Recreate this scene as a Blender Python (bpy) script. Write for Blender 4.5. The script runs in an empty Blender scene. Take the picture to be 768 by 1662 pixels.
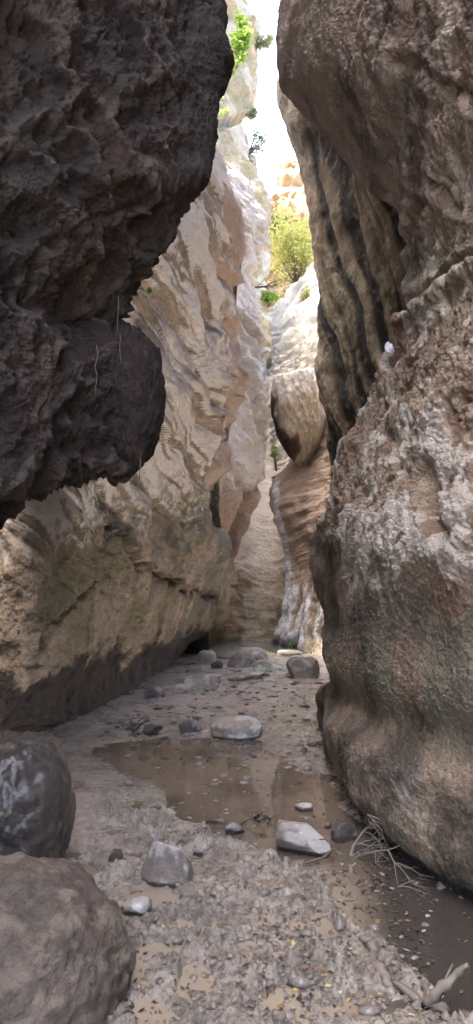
import bpy, math, random
import numpy as np
from mathutils import Vector

random.seed(7)
rng = np.random.RandomState(11)
sc = bpy.context.scene
COL = sc.collection

# ------------------------------------------------------------------ camera
F = 1180.0
CX, CY = 384.0, 831.0
CAMZ = 1.6
PITCH = math.atan((950 - 831) / F)
cp, sp = math.cos(PITCH), math.sin(PITCH)

def at(px, py, Y):
    """point of the scene at depth Y (metres north of the camera) seen at photo pixel px,py"""
    dx = (px - CX) / F
    dy = (CY - py) / F
    vy = cp - dy * sp
    vz = sp + dy * cp
    t = Y / vy
    return np.array([dx * t, Y, CAMZ + vz * t])

def groundY(py, z=0.0):
    dy = (CY - py) / F
    return (z - CAMZ) * (cp - dy * sp) / (sp + dy * cp)

def gp(px, py, z=0.0):
    return at(px, py, groundY(py, z))

def project(P):
    P = np.asarray(P)
    x, y, z = P[..., 0], P[..., 1], P[..., 2] - CAMZ
    d = y * cp + z * sp
    u = -y * sp + z * cp
    ok = d > 0.3
    dd = np.where(ok, d, 1)
    px = np.where(ok, CX + F * x / dd, 9e4)
    py = np.where(ok, CY - F * u / dd, 9e4)
    return px, py

cam_d = bpy.data.cameras.new('camera')
cam = bpy.data.objects.new('camera', cam_d)
COL.objects.link(cam)
cam.location = (0, 0, CAMZ)
cam.rotation_euler = (math.radians(90) + PITCH, 0, 0)
cam_d.sensor_fit = 'HORIZONTAL'
cam_d.sensor_width = 36
cam_d.lens = F / 768 * 36
cam_d.clip_start = 0.05
cam_d.clip_end = 2000
sc.camera = cam

# ------------------------------------------------------------------ noise
_perm = np.random.RandomState(3).permutation(256)
_perm = np.concatenate([_perm, _perm, _perm])
_g = np.random.RandomState(5).normal(size=(256, 3))
_g /= np.linalg.norm(_g, axis=1)[:, None]

_perm = _perm.astype(np.int32)
_g = _g.astype(np.float32)
def perlin(p):
    p = p.astype(np.float32)
    i = np.floor(p).astype(np.int32)
    f = p - i.astype(np.float32)
    i &= 255
    w = f * f * f * (f * (f * 6 - 15) + 10)
    out = 0
    for a in (0, 1):
        wa = w[:, 0] if a else 1 - w[:, 0]
        ha = _perm[(i[:, 0] + a) & 255]
        for b in (0, 1):
            wb = w[:, 1] if b else 1 - w[:, 1]
            hb = _perm[(ha + i[:, 1] + b) & 511]
            for c in (0, 1):
                wc = w[:, 2] if c else 1 - w[:, 2]
                h = _perm[(hb + i[:, 2] + c) & 511]
                g = _g[h & 255]
                out = out + wa * wb * wc * (g[:, 0] * (f[:, 0] - a) + g[:, 1] * (f[:, 1] - b) + g[:, 2] * (f[:, 2] - c))
    return out * 1.6

def fbm(p, o=4, rough=.5, lac=2.03):
    s, a, t = 0, 1.0, 0
    for k in range(o):
        s = s + a * perlin(p + 17.3 * k)
        t += a
        a *= rough
        p = p * lac
    return s / t

def ridged(p, o=4, rough=.5):
    s, a, t = 0, 1.0, 0
    for k in range(o):
        s = s + a * (1 - 2 * np.abs(perlin(p + 9.1 * k)))
        t += a
        a *= rough
        p = p * 2.1
    return s / t

_wp = np.random.RandomState(9).rand(256, 3).astype(np.float32)
def worley(p):
    p = p.astype(np.float32)
    i = np.floor(p).astype(np.int32)
    f = p - i.astype(np.float32)
    best = np.full(len(p), 9.0, np.float32)
    sec = np.full(len(p), 9.0, np.float32)
    for a in (-1, 0, 1):
        for b in (-1, 0, 1):
            for c in (-1, 0, 1):
                h = _perm[(_perm[(_perm[(i[:, 0] + a) & 255] + i[:, 1] + b) & 255] + i[:, 2] + c) & 255]
                o = _wp[h]
                d = (a + o[:, 0] - f[:, 0]) ** 2 + (b + o[:, 1] - f[:, 1]) ** 2 + (c + o[:, 2] - f[:, 2]) ** 2
                sec = np.minimum(sec, np.maximum(best, d))
                best = np.minimum(best, d)
    return np.sqrt(best), np.sqrt(sec)

def smooth(a, b, x):
    t = np.clip((x - a) / (b - a), 0, 1)
    return t * t * (3 - 2 * t)

def polydist(px, py, pts):
    """distance (unsigned, signed side) from pixels to a polyline"""
    best = np.full(px.shape, 1e9)
    side = np.zeros(px.shape)
    for (x0, y0), (x1, y1) in zip(pts[:-1], pts[1:]):
        vx, vy = x1 - x0, y1 - y0
        L = vx * vx + vy * vy
        t = np.clip(((px - x0) * vx + (py - y0) * vy) / L, 0, 1)
        dx, dy = px - (x0 + t * vx), py - (y0 + t * vy)
        d = np.hypot(dx, dy)
        s = np.sign(vx * (py - y0) - vy * (px - x0))
        m = d < best
        best = np.where(m, d, best)
        side = np.where(m, s, side)
    return best, side

def inpoly(px, py, pts):
    c = np.zeros(px.shape, bool)
    n = len(pts)
    for k in range(n):
        x0, y0 = pts[k]
        x1, y1 = pts[(k + 1) % n]
        if y0 == y1:
            continue
        m = ((y0 > py) != (y1 > py)) & (px < (x1 - x0) * (py - y0) / (y1 - y0) + x0)
        c ^= m
    return c

def polymask(px, py, pts, soft):
    d, _ = polydist(px, py, list(pts) + [pts[0]])
    s = np.where(inpoly(px, py, pts), d, -d)
    return smooth(-soft, soft, s)

# ------------------------------------------------------------------ object helpers
def props(o, label=None, cat=None, group=None, kind=None):
    if label: o['label'] = label
    if cat: o['category'] = cat
    if group: o['group'] = group
    if kind: o['kind'] = kind
    return o

def mesh_obj(name, V, Fq, mat, parent=None, attrs=None, origin=None, smooth_shade=True, mats=None, midx=None):
    V = np.asarray(V, dtype=np.float64)
    if origin is None:
        origin = (V[:, 0].mean(), V[:, 1].mean(), V[:, 2].min()) if parent is None else None
    if origin is not None:
        V = V - np.array(origin)
    me = bpy.data.meshes.new(name)
    Fq = np.asarray(Fq, dtype=np.int32)
    nf, k = Fq.shape
    me.vertices.add(len(V))
    me.vertices.foreach_set('co', V.astype(np.float32).ravel())
    me.loops.add(nf * k)
    me.loops.foreach_set('vertex_index', Fq.ravel())
    me.polygons.add(nf)
    me.polygons.foreach_set('loop_start', np.arange(0, nf * k, k, dtype=np.int32))
    me.polygons.foreach_set('loop_total', np.full(nf, k, dtype=np.int32))
    if smooth_shade:
        me.polygons.foreach_set('use_smooth', np.ones(nf, bool))
    if mats:
        for m in mats: me.materials.append(m)
        me.polygons.foreach_set('material_index', np.asarray(midx, dtype=np.int32))
    else:
        me.materials.append(mat)
    me.update(calc_edges=True)
    me.validate()
    if attrs:
        for k2, v in attrs.items():
            a = me.attributes.new(k2, 'FLOAT', 'POINT')
            a.data.foreach_set('value', np.asarray(v, dtype=np.float32))
    o = bpy.data.objects.new(name, me)
    COL.objects.link(o)
    if origin is not None:
        o.location = origin
    if parent is not None:
        o.parent = parent
        o.matrix_parent_inverse = parent.matrix_world.inverted() if False else __import__('mathutils').Matrix.Translation(-parent.location)
    return o

def grid_faces(nr, nc):
    i = np.arange(nr * nc).reshape(nr, nc)
    return np.stack([i[:-1, :-1], i[:-1, 1:], i[1:, 1:], i[1:, :-1]], -1).reshape(-1, 4)

def spline_axis(C, counts):
    """Catmull-Rom along axis 0 of control array C, counts[k] samples in segment k"""
    n = C.shape[0]
    P = np.concatenate([2 * C[:1] - C[1:2], C, 2 * C[-1:] - C[-2:-1]], 0)
    out = []
    for k in range(n - 1):
        m = counts[k]
        t = np.arange(m) / m
        if k == n - 2:
            t = np.arange(m + 1) / m
        t = t.reshape((-1,) + (1,) * (C.ndim - 1))
        p0, p1, p2, p3 = P[k], P[k + 1], P[k + 2], P[k + 3]
        out.append(.5 * (2 * p1 + (p2 - p0) * t + (2 * p0 - 5 * p1 + 4 * p2 - p3) * t * t + (3 * p1 - p0 - 3 * p2 + p3) * t ** 3))
    return np.concatenate(out, 0)

def seg_counts(C, axis, step, mx=140, off=10):
    """sample counts from the size each control segment has in the picture"""
    px, py = project(C)
    px = np.clip(px, -60, 830); py = np.clip(py, -60, 1720)
    A = np.moveaxis(np.stack([px, py], -1), axis, 0)
    W = np.moveaxis(C, axis, 0)
    res = []
    for k in range(A.shape[0] - 1):
        d = np.linalg.norm(A[k + 1] - A[k], axis=-1).max()
        w = np.linalg.norm(W[k + 1] - W[k], axis=-1).max()
        res.append(int(max(off if w > .3 else 4, min(mx, d / step))))
    return res

def surface(ctrl, step=1.8, mx=140, off=10):
    C = np.array(ctrl, dtype=float)
    ru = seg_counts(C, 0, step, mx, off)
    rv = seg_counts(C, 1, step, mx, off)
    S = spline_axis(C, ru)
    S = np.moveaxis(spline_axis(np.moveaxis(S, 1, 0), rv), 0, 1)
    return S

def normals(S):
    du = np.gradient(S, axis=0)
    dv = np.gradient(S, axis=1)
    n = np.cross(du, dv)
    n /= np.linalg.norm(n, axis=-1)[..., None] + 1e-9
    return n

# ------------------------------------------------------------------ materials
def new_mat(name):
    m = bpy.data.materials.new(name)
    m.use_nodes = True
    nt = m.node_tree
    nt.nodes.clear()
    out = nt.nodes.new('ShaderNodeOutputMaterial')
    b = nt.nodes.new('ShaderNodeBsdfPrincipled')
    nt.links.new(b.outputs[0], out.inputs[0])
    return m, nt, b, out

class N:
    def __init__(s, nt):
        s.nt = nt
        tc = nt.nodes.new('ShaderNodeTexCoord')
        s.co = tc.outputs['Object']
    def set(s, sock, v):
        if hasattr(v, 'is_output'):
            s.nt.links.new(v, sock)
        elif isinstance(v, (tuple, list)):
            sock.default_value = tuple(v) + ((1,) if len(v) == 3 and len(sock.default_value) == 4 else ())
        else:
            sock.default_value = v
    def noise(s, scale, detail=6, rough=.6, dist=0, co=None):
        n = s.nt.nodes.new('ShaderNodeTexNoise')
        s.set(n.inputs['Vector'], co or s.co)
        n.inputs['Scale'].default_value = scale
        n.inputs['Detail'].default_value = detail
        n.inputs['Roughness'].default_value = rough
        n.inputs['Distortion'].default_value = dist
        return n.outputs['Fac']
    def voro(s, scale, co=None, feature='F1'):
        n = s.nt.nodes.new('ShaderNodeTexVoronoi')
        n.feature = feature
        s.set(n.inputs['Vector'], co or s.co)
        n.inputs['Scale'].default_value = scale
        return n.outputs['Distance']
    def mapping(s, scale=(1, 1, 1), rot=(0, 0, 0), co=None):
        n = s.nt.nodes.new('ShaderNodeMapping')
        s.set(n.inputs['Vector'], co or s.co)
        n.inputs['Scale'].default_value = scale
        n.inputs['Rotation'].default_value = rot
        return n.outputs[0]
    def ramp(s, v, a, b, lo=0., hi=1.):
        n = s.nt.nodes.new('ShaderNodeMapRange')
        n.interpolation_type = 'SMOOTHSTEP'
        s.set(n.inputs['Value'], v)
        n.inputs['From Min'].default_value = a
        n.inputs['From Max'].default_value = b
        n.inputs['To Min'].default_value = lo
        n.inputs['To Max'].default_value = hi
        return n.outputs[0]
    def math(s, op, a, b=0.):
        n = s.nt.nodes.new('ShaderNodeMath')
        n.operation = op
        s.set(n.inputs[0], a)
        s.set(n.inputs[1], b)
        return n.outputs[0]
    def mix(s, f, a, b):
        n = s.nt.nodes.new('ShaderNodeMix')
        n.data_type = 'RGBA'
        s.set(n.inputs['Factor'], f)
        s.set(n.inputs[6], a)
        s.set(n.inputs[7], b)
        return n.outputs[2]
    def attr(s, name):
        n = s.nt.nodes.new('ShaderNodeAttribute')
        n.attribute_name = name
        return n.outputs['Fac']
    def bump(s, h, strength, dist, nrm=None):
        n = s.nt.nodes.new('ShaderNodeBump')
        s.set(n.inputs['Height'], h)
        n.inputs['Strength'].default_value = strength
        n.inputs['Distance'].default_value = dist
        if nrm is not None:
            s.set(n.inputs['Normal'], nrm)
        return n.outputs[0]

def rock_mat(name, a, b, crust=(.42, .38, .33), stain_shade=(.06, .055, .05), moss=(.09, .10, .05), red=(.26, .12, .07),
             wet=(.03, .028, .026), scale=1.0, bump=1.0, rough=.92, streak=None, wet_rough=.3, spec=.25):
    m, nt, bs, out = new_mat(name)
    n = N(nt)
    base = n.mix(n.ramp(n.noise(1.1 * scale, 8, .62, .6), .38, .62), a, b)
    base = n.mix(n.ramp(n.noise(7 * scale, 8, .7), .35, .7, 0, .55), base, tuple(c * .62 for c in b))
    base = n.mix(n.ramp(n.noise(19 * scale, 6, .7), .5, .75, 0, .5), base, tuple(min(1, c * 1.35) for c in a))
    base = n.mix(n.ramp(n.noise(52 * scale, 5, .75), .52, .66, 0, .6), base, tuple(c * .42 for c in b))
    base = n.mix(n.ramp(n.voro(34 * scale), .05, .22, .55, 0), base, tuple(c * .35 for c in b))
    def msk(name, sc_, k): return n.ramp(n.math('ADD', n.attr(name), n.math('MULTIPLY', n.math('SUBTRACT', n.noise(sc_ * scale, 8, .72), .5), k)), .28, .72)
    rf = msk('red', 5, 1.1)
    base = n.mix(rf, base, red)
    mf = n.math('MULTIPLY', msk('moss', 5, 1.3), .75)
    base = n.mix(mf, base, moss)
    cf = n.math('MULTIPLY', msk('crust', 9, 1.5), .85)
    base = n.mix(cf, base, crust)
    sf = n.attr('stain_shade')
    if streak:
        co = n.mapping(scale=streak)
        sf = n.math('MULTIPLY', sf, n.ramp(n.noise(1, 6, .6, .3, co), .38, .6))
    else:
        sf = n.math('MULTIPLY', sf, n.ramp(n.noise(4 * scale, 6, .65), .25, .5))
    base = n.mix(sf, base, stain_shade)
    wf = n.attr('wet')
    wf2 = n.ramp(n.math('ADD', wf, n.math('MULTIPLY', n.math('SUBTRACT', n.noise(6 * scale, 6, .7), .5), .9)), .2, .85)
    base = n.mix(wf2, base, wet)
    nt.links.new(base, bs.inputs['Base Color'])
    r = n.ramp(wf2, 0, 1, rough, wet_rough)
    nt.links.new(r, bs.inputs['Roughness'])
    bs.inputs['Specular IOR Level'].default_value = spec
    h1 = n.noise(11 * scale, 10, .72, .3)
    h2 = n.noise(45 * scale, 6, .7)
    nb = n.bump(h1, 1.0 * bump, .10 / scale)
    nb = n.bump(h2, .9 * bump, .03 / scale, nb)
    v = n.ramp(n.voro(28 * scale), 0, .45)
    nb = n.bump(v, .28 * bump, .02 / scale, nb)
    nt.links.new(nb, bs.inputs['Normal'])
    return m

# ------------------------------------------------------------------ cliffs
def fan(sil, side, fr, dense=None):
    """sil: rows of (silx, sily, silY, outx, outy, outY); columns at fractions fr from silhouette to the outer side"""
    rows = []
    for (sx, sy, sY, ox, oy, oY) in sil:
        row = []
        for t in fr:
            iv = (1 - t) / sY + t / oY
            row.append(at(sx + (ox - sx) * t, sy + (oy - sy) * t, 1 / iv))
        rows.append(row)
    return rows

def wrap_rows(rows, outward, depth=1.0, near=None, spread=1.0):
    """prepend points that turn the silhouette edge round to the back; append near points behind the camera"""
    res = []
    for row in rows:
        p = row[0]
        o = outward * spread
        back = [p + np.array([o * 12.0, depth * 1.6, 0]), p + np.array([o * 2.2, depth * 1.3, 0]),
                p + np.array([o * .7, depth * .75, 0]), p + np.array([o * .12, depth * .25, 0])]
        nr = []
        if near is not None:
            q = row[-1]
            nr = [np.array([q[0] * .35 + near[0] * .65, q[1] * .45 + near[1] * .55, q[2] + (q[2] - CAMZ) * -.1]),
                  np.array([near[0], near[1], q[2] * .8]),]
        res.append(back + row + nr)
    return res

def raise_rows(rows, sg=1, up=((.5, 3), (1.4, 8), (2.6, 14))):
    top = rows[0]
    add = [[np.array([p[0] + dx * sg, p[1], max(p[2], 9.0) + dz]) for p in top] for dx, dz in up]
    return add[::-1] + rows

def strata(P, ang, along=.35, across=3.0, warp=.4):
    """noise coordinates in the (y,z) plane, stretched along direction ang (degrees)"""
    a = math.radians(ang)
    y, z = P[:, 1], P[:, 2]
    w = fbm(P * .5 + 31, 3) * warp
    s = (y * math.cos(a) + z * math.sin(a)) * along
    t = (-y * math.sin(a) + z * math.cos(a) + w) * across
    return np.stack([s, t, P[:, 0] * along], 1)

def build_cliff(name, ctrl, mat, disp, label, cat='cliff', flip=1, step=1.8, mx=140, off=10, parent=None, group=None, micro=0):
    S = surface(ctrl, step, mx, off)
    Nn = normals(S) * flip
    shp = S.shape
    P = S.reshape(-1, 3)
    n = Nn.reshape(-1, 3)
    px, py = project(P)
    d, attrs = disp(P, px, py, n)
    if micro: d = d + fbm(P * 22, 3, .75) * micro
    P2 = P + n * d[:, None]
    A = {k: np.zeros(len(P)) for k in ('crust', 'stain_shade', 'moss', 'red', 'wet')}
    A.update(attrs)
    fc = grid_faces(shp[0], shp[1])
    if flip > 0:
        fc = fc[:, ::-1]
    o = mesh_obj(name, P2, fc, mat, parent=parent, attrs=A)
    if parent is None:
        props(o, label, cat, group)
    print(name, len(P2))
    return o

M = {}
M['overhang'] = rock_mat('dark_tufa', (.072, .054, .049), (.030, .024, .024), crust=(.125, .10, .088), red=(.11, .07, .055), bump=1.3, scale=1.2)
M['left'] = rock_mat('pale_limestone', (.33, .27, .205), (.26, .20, .145), crust=(.64, .575, .52), moss=(.155, .14, .085), red=(.37, .275, .215),
                     stain_shade=(.10, .08, .06), wet=(.040, .034, .030), wet_rough=.55, scale=.8, streak=(1.5, 3.5, .35))
M['slab'] = rock_mat('white_limestone', (.50, .43, .37), (.42, .33, .27), crust=(.64, .60, .55), red=(.38, .29, .235), moss=(.2, .2, .11), scale=.5,
                     stain_shade=(.16, .13, .10))
M['cream'] = rock_mat('cream_limestone', (.38, .34, .23), (.32, .28, .175), crust=(.43, .41, .35), scale=.35, bump=.7, stain_shade=(.3, .24, .17))
M['ochre'] = rock_mat('ochre_limestone', (.36, .26, .15), (.31, .21, .115), crust=(.42, .35, .25), scale=.3, bump=.7, moss=(.2, .24, .08))
M['banded'] = rock_mat('banded_limestone', (.60, .51, .38), (.48, .385, .27), crust=(.60, .52, .42), moss=(.13, .12, .06), red=(.30, .19, .12), scale=.7,
                       stain_shade=(.12, .10, .07))
M['right'] = rock_mat('brown_limestone', (.36, .28, .205), (.25, .19, .135), crust=(.50, .45, .39), moss=(.165, .155, .115), red=(.23, .15, .105), scale=1.0,
                      stain_shade=(.05, .045, .038), wet=(.035, .032, .028))
M['fold'] = rock_mat('streaked_limestone', (.37, .30, .21), (.28, .22, .15), crust=(.46, .41, .32), moss=(.10, .095, .05), stain_shade=(.035, .033, .03), scale=.9,
                     red=(.24, .14, .09))
M['top'] = rock_mat('mauve_limestone', (.44, .35, .285), (.33, .26, .21), crust=(.52, .45, .38), stain_shade=(.06, .05, .05), scale=.9, red=(.26, .185, .14),
                    moss=(.17, .155, .10))

# --- left wall: the long leaning wall with the dark wet foot
silL = [
 (250,   60, 12.2, -160, -260, 5.6),
 (300,  170, 12.4, -160,  -60, 5.6),
 (338,  245, 12.6, -160,  120, 5.5),
 (368,  300, 12.8, -160,  220, 5.5),
 (389,  370, 13.0, -160,  320, 5.4),
 (391,  430, 13.1, -160,  410, 5.3),
 (381,  510, 13.2, -160,  520, 5.3),
 (383,  600, 13.4, -160,  610, 5.2),
 (373,  680, 13.6, -160,  700, 5.1),
 (357,  760, 14.0, -160,  790, 5.0),
 (352,  830, 14.4, -160,  880, 4.95),
 (362,  885, 14.6, -160,  970, 4.95),
 (357,  940, 15.2, -160, 1060, 4.95),
 (343, 1000, 15.9, -160, 1150, 5.0),
 (335, 1035, 16.4, -160, 1240, 5.1),
]
frL = [0, .12, .28, .45, .62, .8, 1]
rows = fan(silL, -1, frL)
rows = raise_rows(rows, -1, ((.1, 2), (.4, 6), (1., 12)))
base = [gp(323, 1064), gp(292, 1090), gp(235, 1132), gp(150, 1176), gp(60, 1212), gp(-40, 1262), gp(-160, 1335)]
rows.append(base)
rows.append([p + np.array([-.15, .1, -.5]) for p in base])
rows = wrap_rows(rows, -1, 1.2, near=(-2.7, -1.2))

def dispL(P, px, py, n):
    X, Yq = np.clip(px, -500, 900), np.clip(py, -500, 2000)
    tt = (X - 230) - (Yq - 380) * .50 - .00035 * (Yq - 380) ** 2 * .4 + fbm(P * .45, 3) * 60
    ss = X * .45 + Yq * .9
    st = ridged(np.stack([ss * .0028, tt * .022, 0 * tt], 1), 3, .5)
    st3 = ridged(np.stack([ss * .006, tt * .07, 0 * tt + 5], 1), 4, .6)
    st = (st - .4) * 1.6; st3 = (st3 - .4) * 1.6
    hi = smooth(980, 700, py + (px - 200) * .3)
    hi = np.where(px > 8e4, .3, hi)
    st2 = st3
    d = fbm(P * .7, 3) * .20 + st * .16 * (.08 + hi) + st2 * .024 * hi + fbm(P * 3.1, 5, .6) * (.08 - .05 * hi) + fbm(P * np.array([9, 9, 9]) + 5, 4, .6) * (.03 - .015 * hi)
    # scalloped pits
    w, _ = worley(P * np.array([1, 2.6, 3.2]) + fbm(P * 2 + 3, 2)[:, None] * .8)
    d -= .045 * smooth(.55, .1, w) * (1 - hi)
    # big hollows of the slab
    for pl, wd, amp in (
        ([(230, 700), (270, 790), (300, 880)], 9, -.10), ([(300, 640), (335, 760), (352, 850)], 16, -.18),
        ([(250, 480), (330, 620), (372, 720)], 9, -.10), ([(285, 340), (345, 470), (378, 590)], 9, -.09),
        ([(225, 560), (290, 690), (330, 820)], 10, -.10), ([(350, 560), (368, 640), (352, 740)], 10, -.2)):
        dd, ss = polydist(px, py, pl)
        d += .7 * amp * np.exp(-(dd / wd) ** 2)
        d += .5 * abs(amp) * np.exp(-(np.abs(dd - wd * 1.8) / wd) ** 2)
    # long crack, overhanging lip above it
    wob = fbm(P * 3 + 9, 3) * 14
    cr, ss = polydist(px, py + wob, [(172, 852), (205, 885), (245, 925), (285, 945), (345, 968)])
    up = ss < 0
    d += np.where(up, .10 * np.exp(-(cr / 22) ** 2), 0) - .22 * np.exp(-(cr / 6) ** 2) * smooth(.38, .55, fbm(P * 2.2 + 70, 3) + .5)
    rim, _ = polydist(px, py, [(372, 330), (392, 385), (390, 440), (380, 520), (383, 600), (372, 690), (356, 770)])
    rim = smooth(34, 8, rim + fbm(P * 2.5, 4) * 26)  # brown shading along the slab edge, put into the red and crust colours
    cr2, _ = polydist(px, py + wob, [(60, 1075), (75, 1020), (150, 940)])
    d -= .06 * np.exp(-(cr2 / 4) ** 2)
    # streaks of water falling to the foot
    xy = np.stack([P[:, 0] * 2, P[:, 1] * 5.5, P[:, 2] * .5], 1)
    sk = fbm(xy, 4, .6)
    low = smooth(760, 1000, py) * smooth(170, 260, px)
    d += sk * .025 * low
    # undercut foot
    z = P[:, 2] + fbm(P * 1.3 + 40, 3) * .25
    d -= .30 * smooth(.75, .0, z)
    hi_c = hi * (1 - .8 * rim)
    attrs = {
        'wet': smooth(.95, .55, z + fbm(P * 1.3, 5, .6) * .7),
        'crust': np.clip(hi_c * (.95 * smooth(-.25, .3, .5 * st + .5 * st2 + fbm(P * 2, 3) * .25)), 0, 1) + .25 * smooth(.1, .4, fbm(P * 1.4 + 3, 3)) * (1 - hi),
        'moss': np.clip((smooth(640, 800, py) * smooth(1140, 960, py) + .1) * (.3 + fbm(P * .9 + 8, 3) * 1.6) + low * np.clip(sk * 2.2, 0, 1), 0, 1),
        'red': np.clip(smooth(.0, -.45, .5 * st + .5 * st2) * hi * .8 + rim * .9 + low * np.clip(-sk * 2 + .2, 0, 1) * .7 + .45 * np.exp(-(cr / 26) ** 2), 0, 1),
        'stain_shade': np.clip(smooth(1.5, .7, z) * .4 + .9 * np.exp(-(cr / 9) ** 2) + smooth(.1, .4, fbm(P * .8 + 77, 3)) * (1 - hi) * .5, 0, 1),
    }
    return d, attrs
build_cliff('cliff', rows, M['left'], dispL, 'long pale leaning wall on the left with diagonal ridges above and a black wet foot', flip=-1, micro=.016)

# --- second slab on the left
silM = [
 (395,  285, 20.5, 300, 205, 17),
 (430,  335, 20.0, 300, 260, 16.8),
 (437,  390, 19.6, 300, 330, 16.5),
 (424,  425, 19.4, 300, 400, 16.5),
 (415,  455, 19.3, 300, 450, 16.5),
 (424,  495, 19.2, 300, 500, 16.5),
 (431,  540, 19.1, 300, 560, 16.5),
 (437,  600, 19.0, 300, 620, 16.4),
 (443,  670, 19.0, 300, 690, 16.4),
 (440,  740, 19.0, 300, 760, 16.6),
 (424,  805, 19.0, 300, 820, 16.8),
 (407,  870, 19.0, 300, 880, 17),
 (392,  930, 19.0, 300, 940, 17.2),
 (377,  985, 19.2, 300, 990, 17.5),
 (368, 1025, 19.4, 300, 1030, 17.8),
]
rows = fan(silM, -1, [0, .15, .35, .6, 1])
base = [gp(362, 1050), gp(350, 1054), gp(335, 1058), gp(320, 1062), gp(300, 1066)]
rows.append(base)
rows.append([p + np.array([0, 0, -.5]) for p in base])
rows.insert(0, [p + np.array([-.6, 2.5, .6]) for p in rows[0]])
rows = wrap_rows(rows, -1, 1.5, near=(-9, 17))
def dispM(P, px, py, n):
    q = strata(P, -28, .35, 2.2, .6)
    st = ridged(q, 4, .55)
    hi = smooth(840, 740, py)
    d = -.14 + fbm(P * .6 + 7, 4) * .33 + st * .10 * (.25 + hi) + fbm(P * 2.3, 5, .6) * .13
    w, _ = worley(P * np.array([1, 2, 2.6]))
    d -= .10 * smooth(.5, .1, w) * hi
    for pl, wd, amp in (([(378, 500), (400, 525), (428, 560)], 5, -.5), ([(370, 740), (400, 800), (430, 790)], 7, -.12),
                        ([(395, 570), (415, 640), (436, 700)], 6, -.2), ([(405, 790), (385, 880), (362, 960)], 5, -.15)):
        dd, ss = polydist(px, py, pl)
        d += amp * np.exp(-(dd / wd) ** 2) + .4 * abs(amp) * np.exp(-((dd - 2 * wd) / wd) ** 2)
    low = smooth(760, 850, py)
    sk = fbm(np.stack([P[:, 0] * 1.5, P[:, 1] * 2, P[:, 2] * .25], 1), 4)
    return d, {'crust': np.clip(hi * (.5 + st * .6), 0, 1), 'red': np.clip(low * (.75 + sk) + .25 * smooth(.1, .5, -st), 0, 1),
               'moss': np.clip(smooth(930, 1000, py) * (.5 + sk), 0, 1),
               'stain_shade': np.clip(smooth(985, 1040, py) * .8 + smooth(800, 900, py) * smooth(.1, .3, sk) * .7, 0, 1),
               'wet': smooth(1022, 1045, py) * smooth(310, 350, px)}
build_cliff('cliff', rows, M['slab'], dispM, 'second narrower slab leaning over the gorge floor behind the long left wall', flip=-1, step=1.5)

# --- high cream cliff against the sky
silH = [
 (385, -70, 34, 300, -120, 27),
 (398,  -10, 34, 300, -60, 27),
 (409,   30, 34, 300, 0, 27),
 (419,   62, 33.5, 300, 40, 27),
 (413,   95, 33, 300, 80, 27),
 (419,  130, 32.5, 300, 120, 27),
 (415,  160, 32, 300, 160, 26.5),
 (403,  190, 31, 300, 190, 26),
 (408,  212, 30.5, 300, 215, 26),
 (424,  250, 30, 300, 250, 26),
 (428,  290, 29.5, 300, 300, 25),
 (437,  335, 29, 300, 350, 25),
 (432,  400, 28.5, 300, 410, 25),
 (430,  520, 28, 300, 520, 24),
 (430,  900, 26, 300, 900, 23),
]
rows = fan(silH, -1, [0, .2, .5, 1])
rows.insert(0, [p + np.array([-2.6, 6, 1.]) for p in rows[0]])
rows = wrap_rows(rows, -1, 2.5, near=(-14, 24))
def dispH(P, px, py, n):
    d = .05 + fbm(P * .35, 4) * .6 + fbm(P * 1.1 + 5, 4, .6) * .35
    for pl, wd, amp in (([(365, 200), (395, 195), (415, 235), (425, 280)], 8, -.6), ([(345, 262), (365, 290), (385, 340)], 7, .6)):
        dd, ss = polydist(px, py, pl)
        d += amp * np.exp(-(dd / wd) ** 2)
    return d, {'crust': smooth(-.1, .3, fbm(P * .8 + 22, 4)), 'stain_shade': .6 * smooth(.15, .4, fbm(P * .5 + 2, 3)), 'red': 0 * d}
build_cliff('cliff', rows, M['cream'], dispH, 'high cream cliff with green bushes rising against the sky strip', flip=-1, step=1.5)

# --- sunlit ochre cliff at the far end
silO = [
 (495,  215, 44, 620, 150, 40),
 (478,  255, 44, 620, 230, 40),
 (462,  278, 44, 620, 270, 40),
 (452,  300, 43.5, 620, 300, 40),
 (440,  322, 43, 620, 330, 39),
 (430,  345, 42.5, 620, 360, 38),
 (405,  380, 42, 620, 400, 37),
 (390,  450, 41, 620, 460, 36),
 (380,  520, 39, 620, 520, 34),
 (380,  640, 37, 620, 640, 32),
 (380,  900, 34, 620, 900, 30),
]
rows = fan(silO, 1, [0, .1, .3, .55, 1])
rows.insert(0, [p + np.array([1.5, 6, 1.]) for p in rows[0]])
rows = wrap_rows(rows, 1, 2.5)
def dispO(P, px, py, n):
    w, w2 = worley(P * .55 + fbm(P * .5, 2)[:, None])
    return fbm(P * .3, 4) * 1.0 + (w2 - w) * .5 + fbm(P * 1.2 + 5, 4, .6) * .45, {'crust': .9 * smooth(-.1, .3, fbm(P * .7 + 3, 4)),
            'red': .4 * smooth(.1, .4, fbm(P * .6, 3))}
build_cliff('cliff', rows, M['ochre'], dispO, 'sunlit ochre cliff closing the far end below the sky', flip=1, step=1.5)

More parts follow.
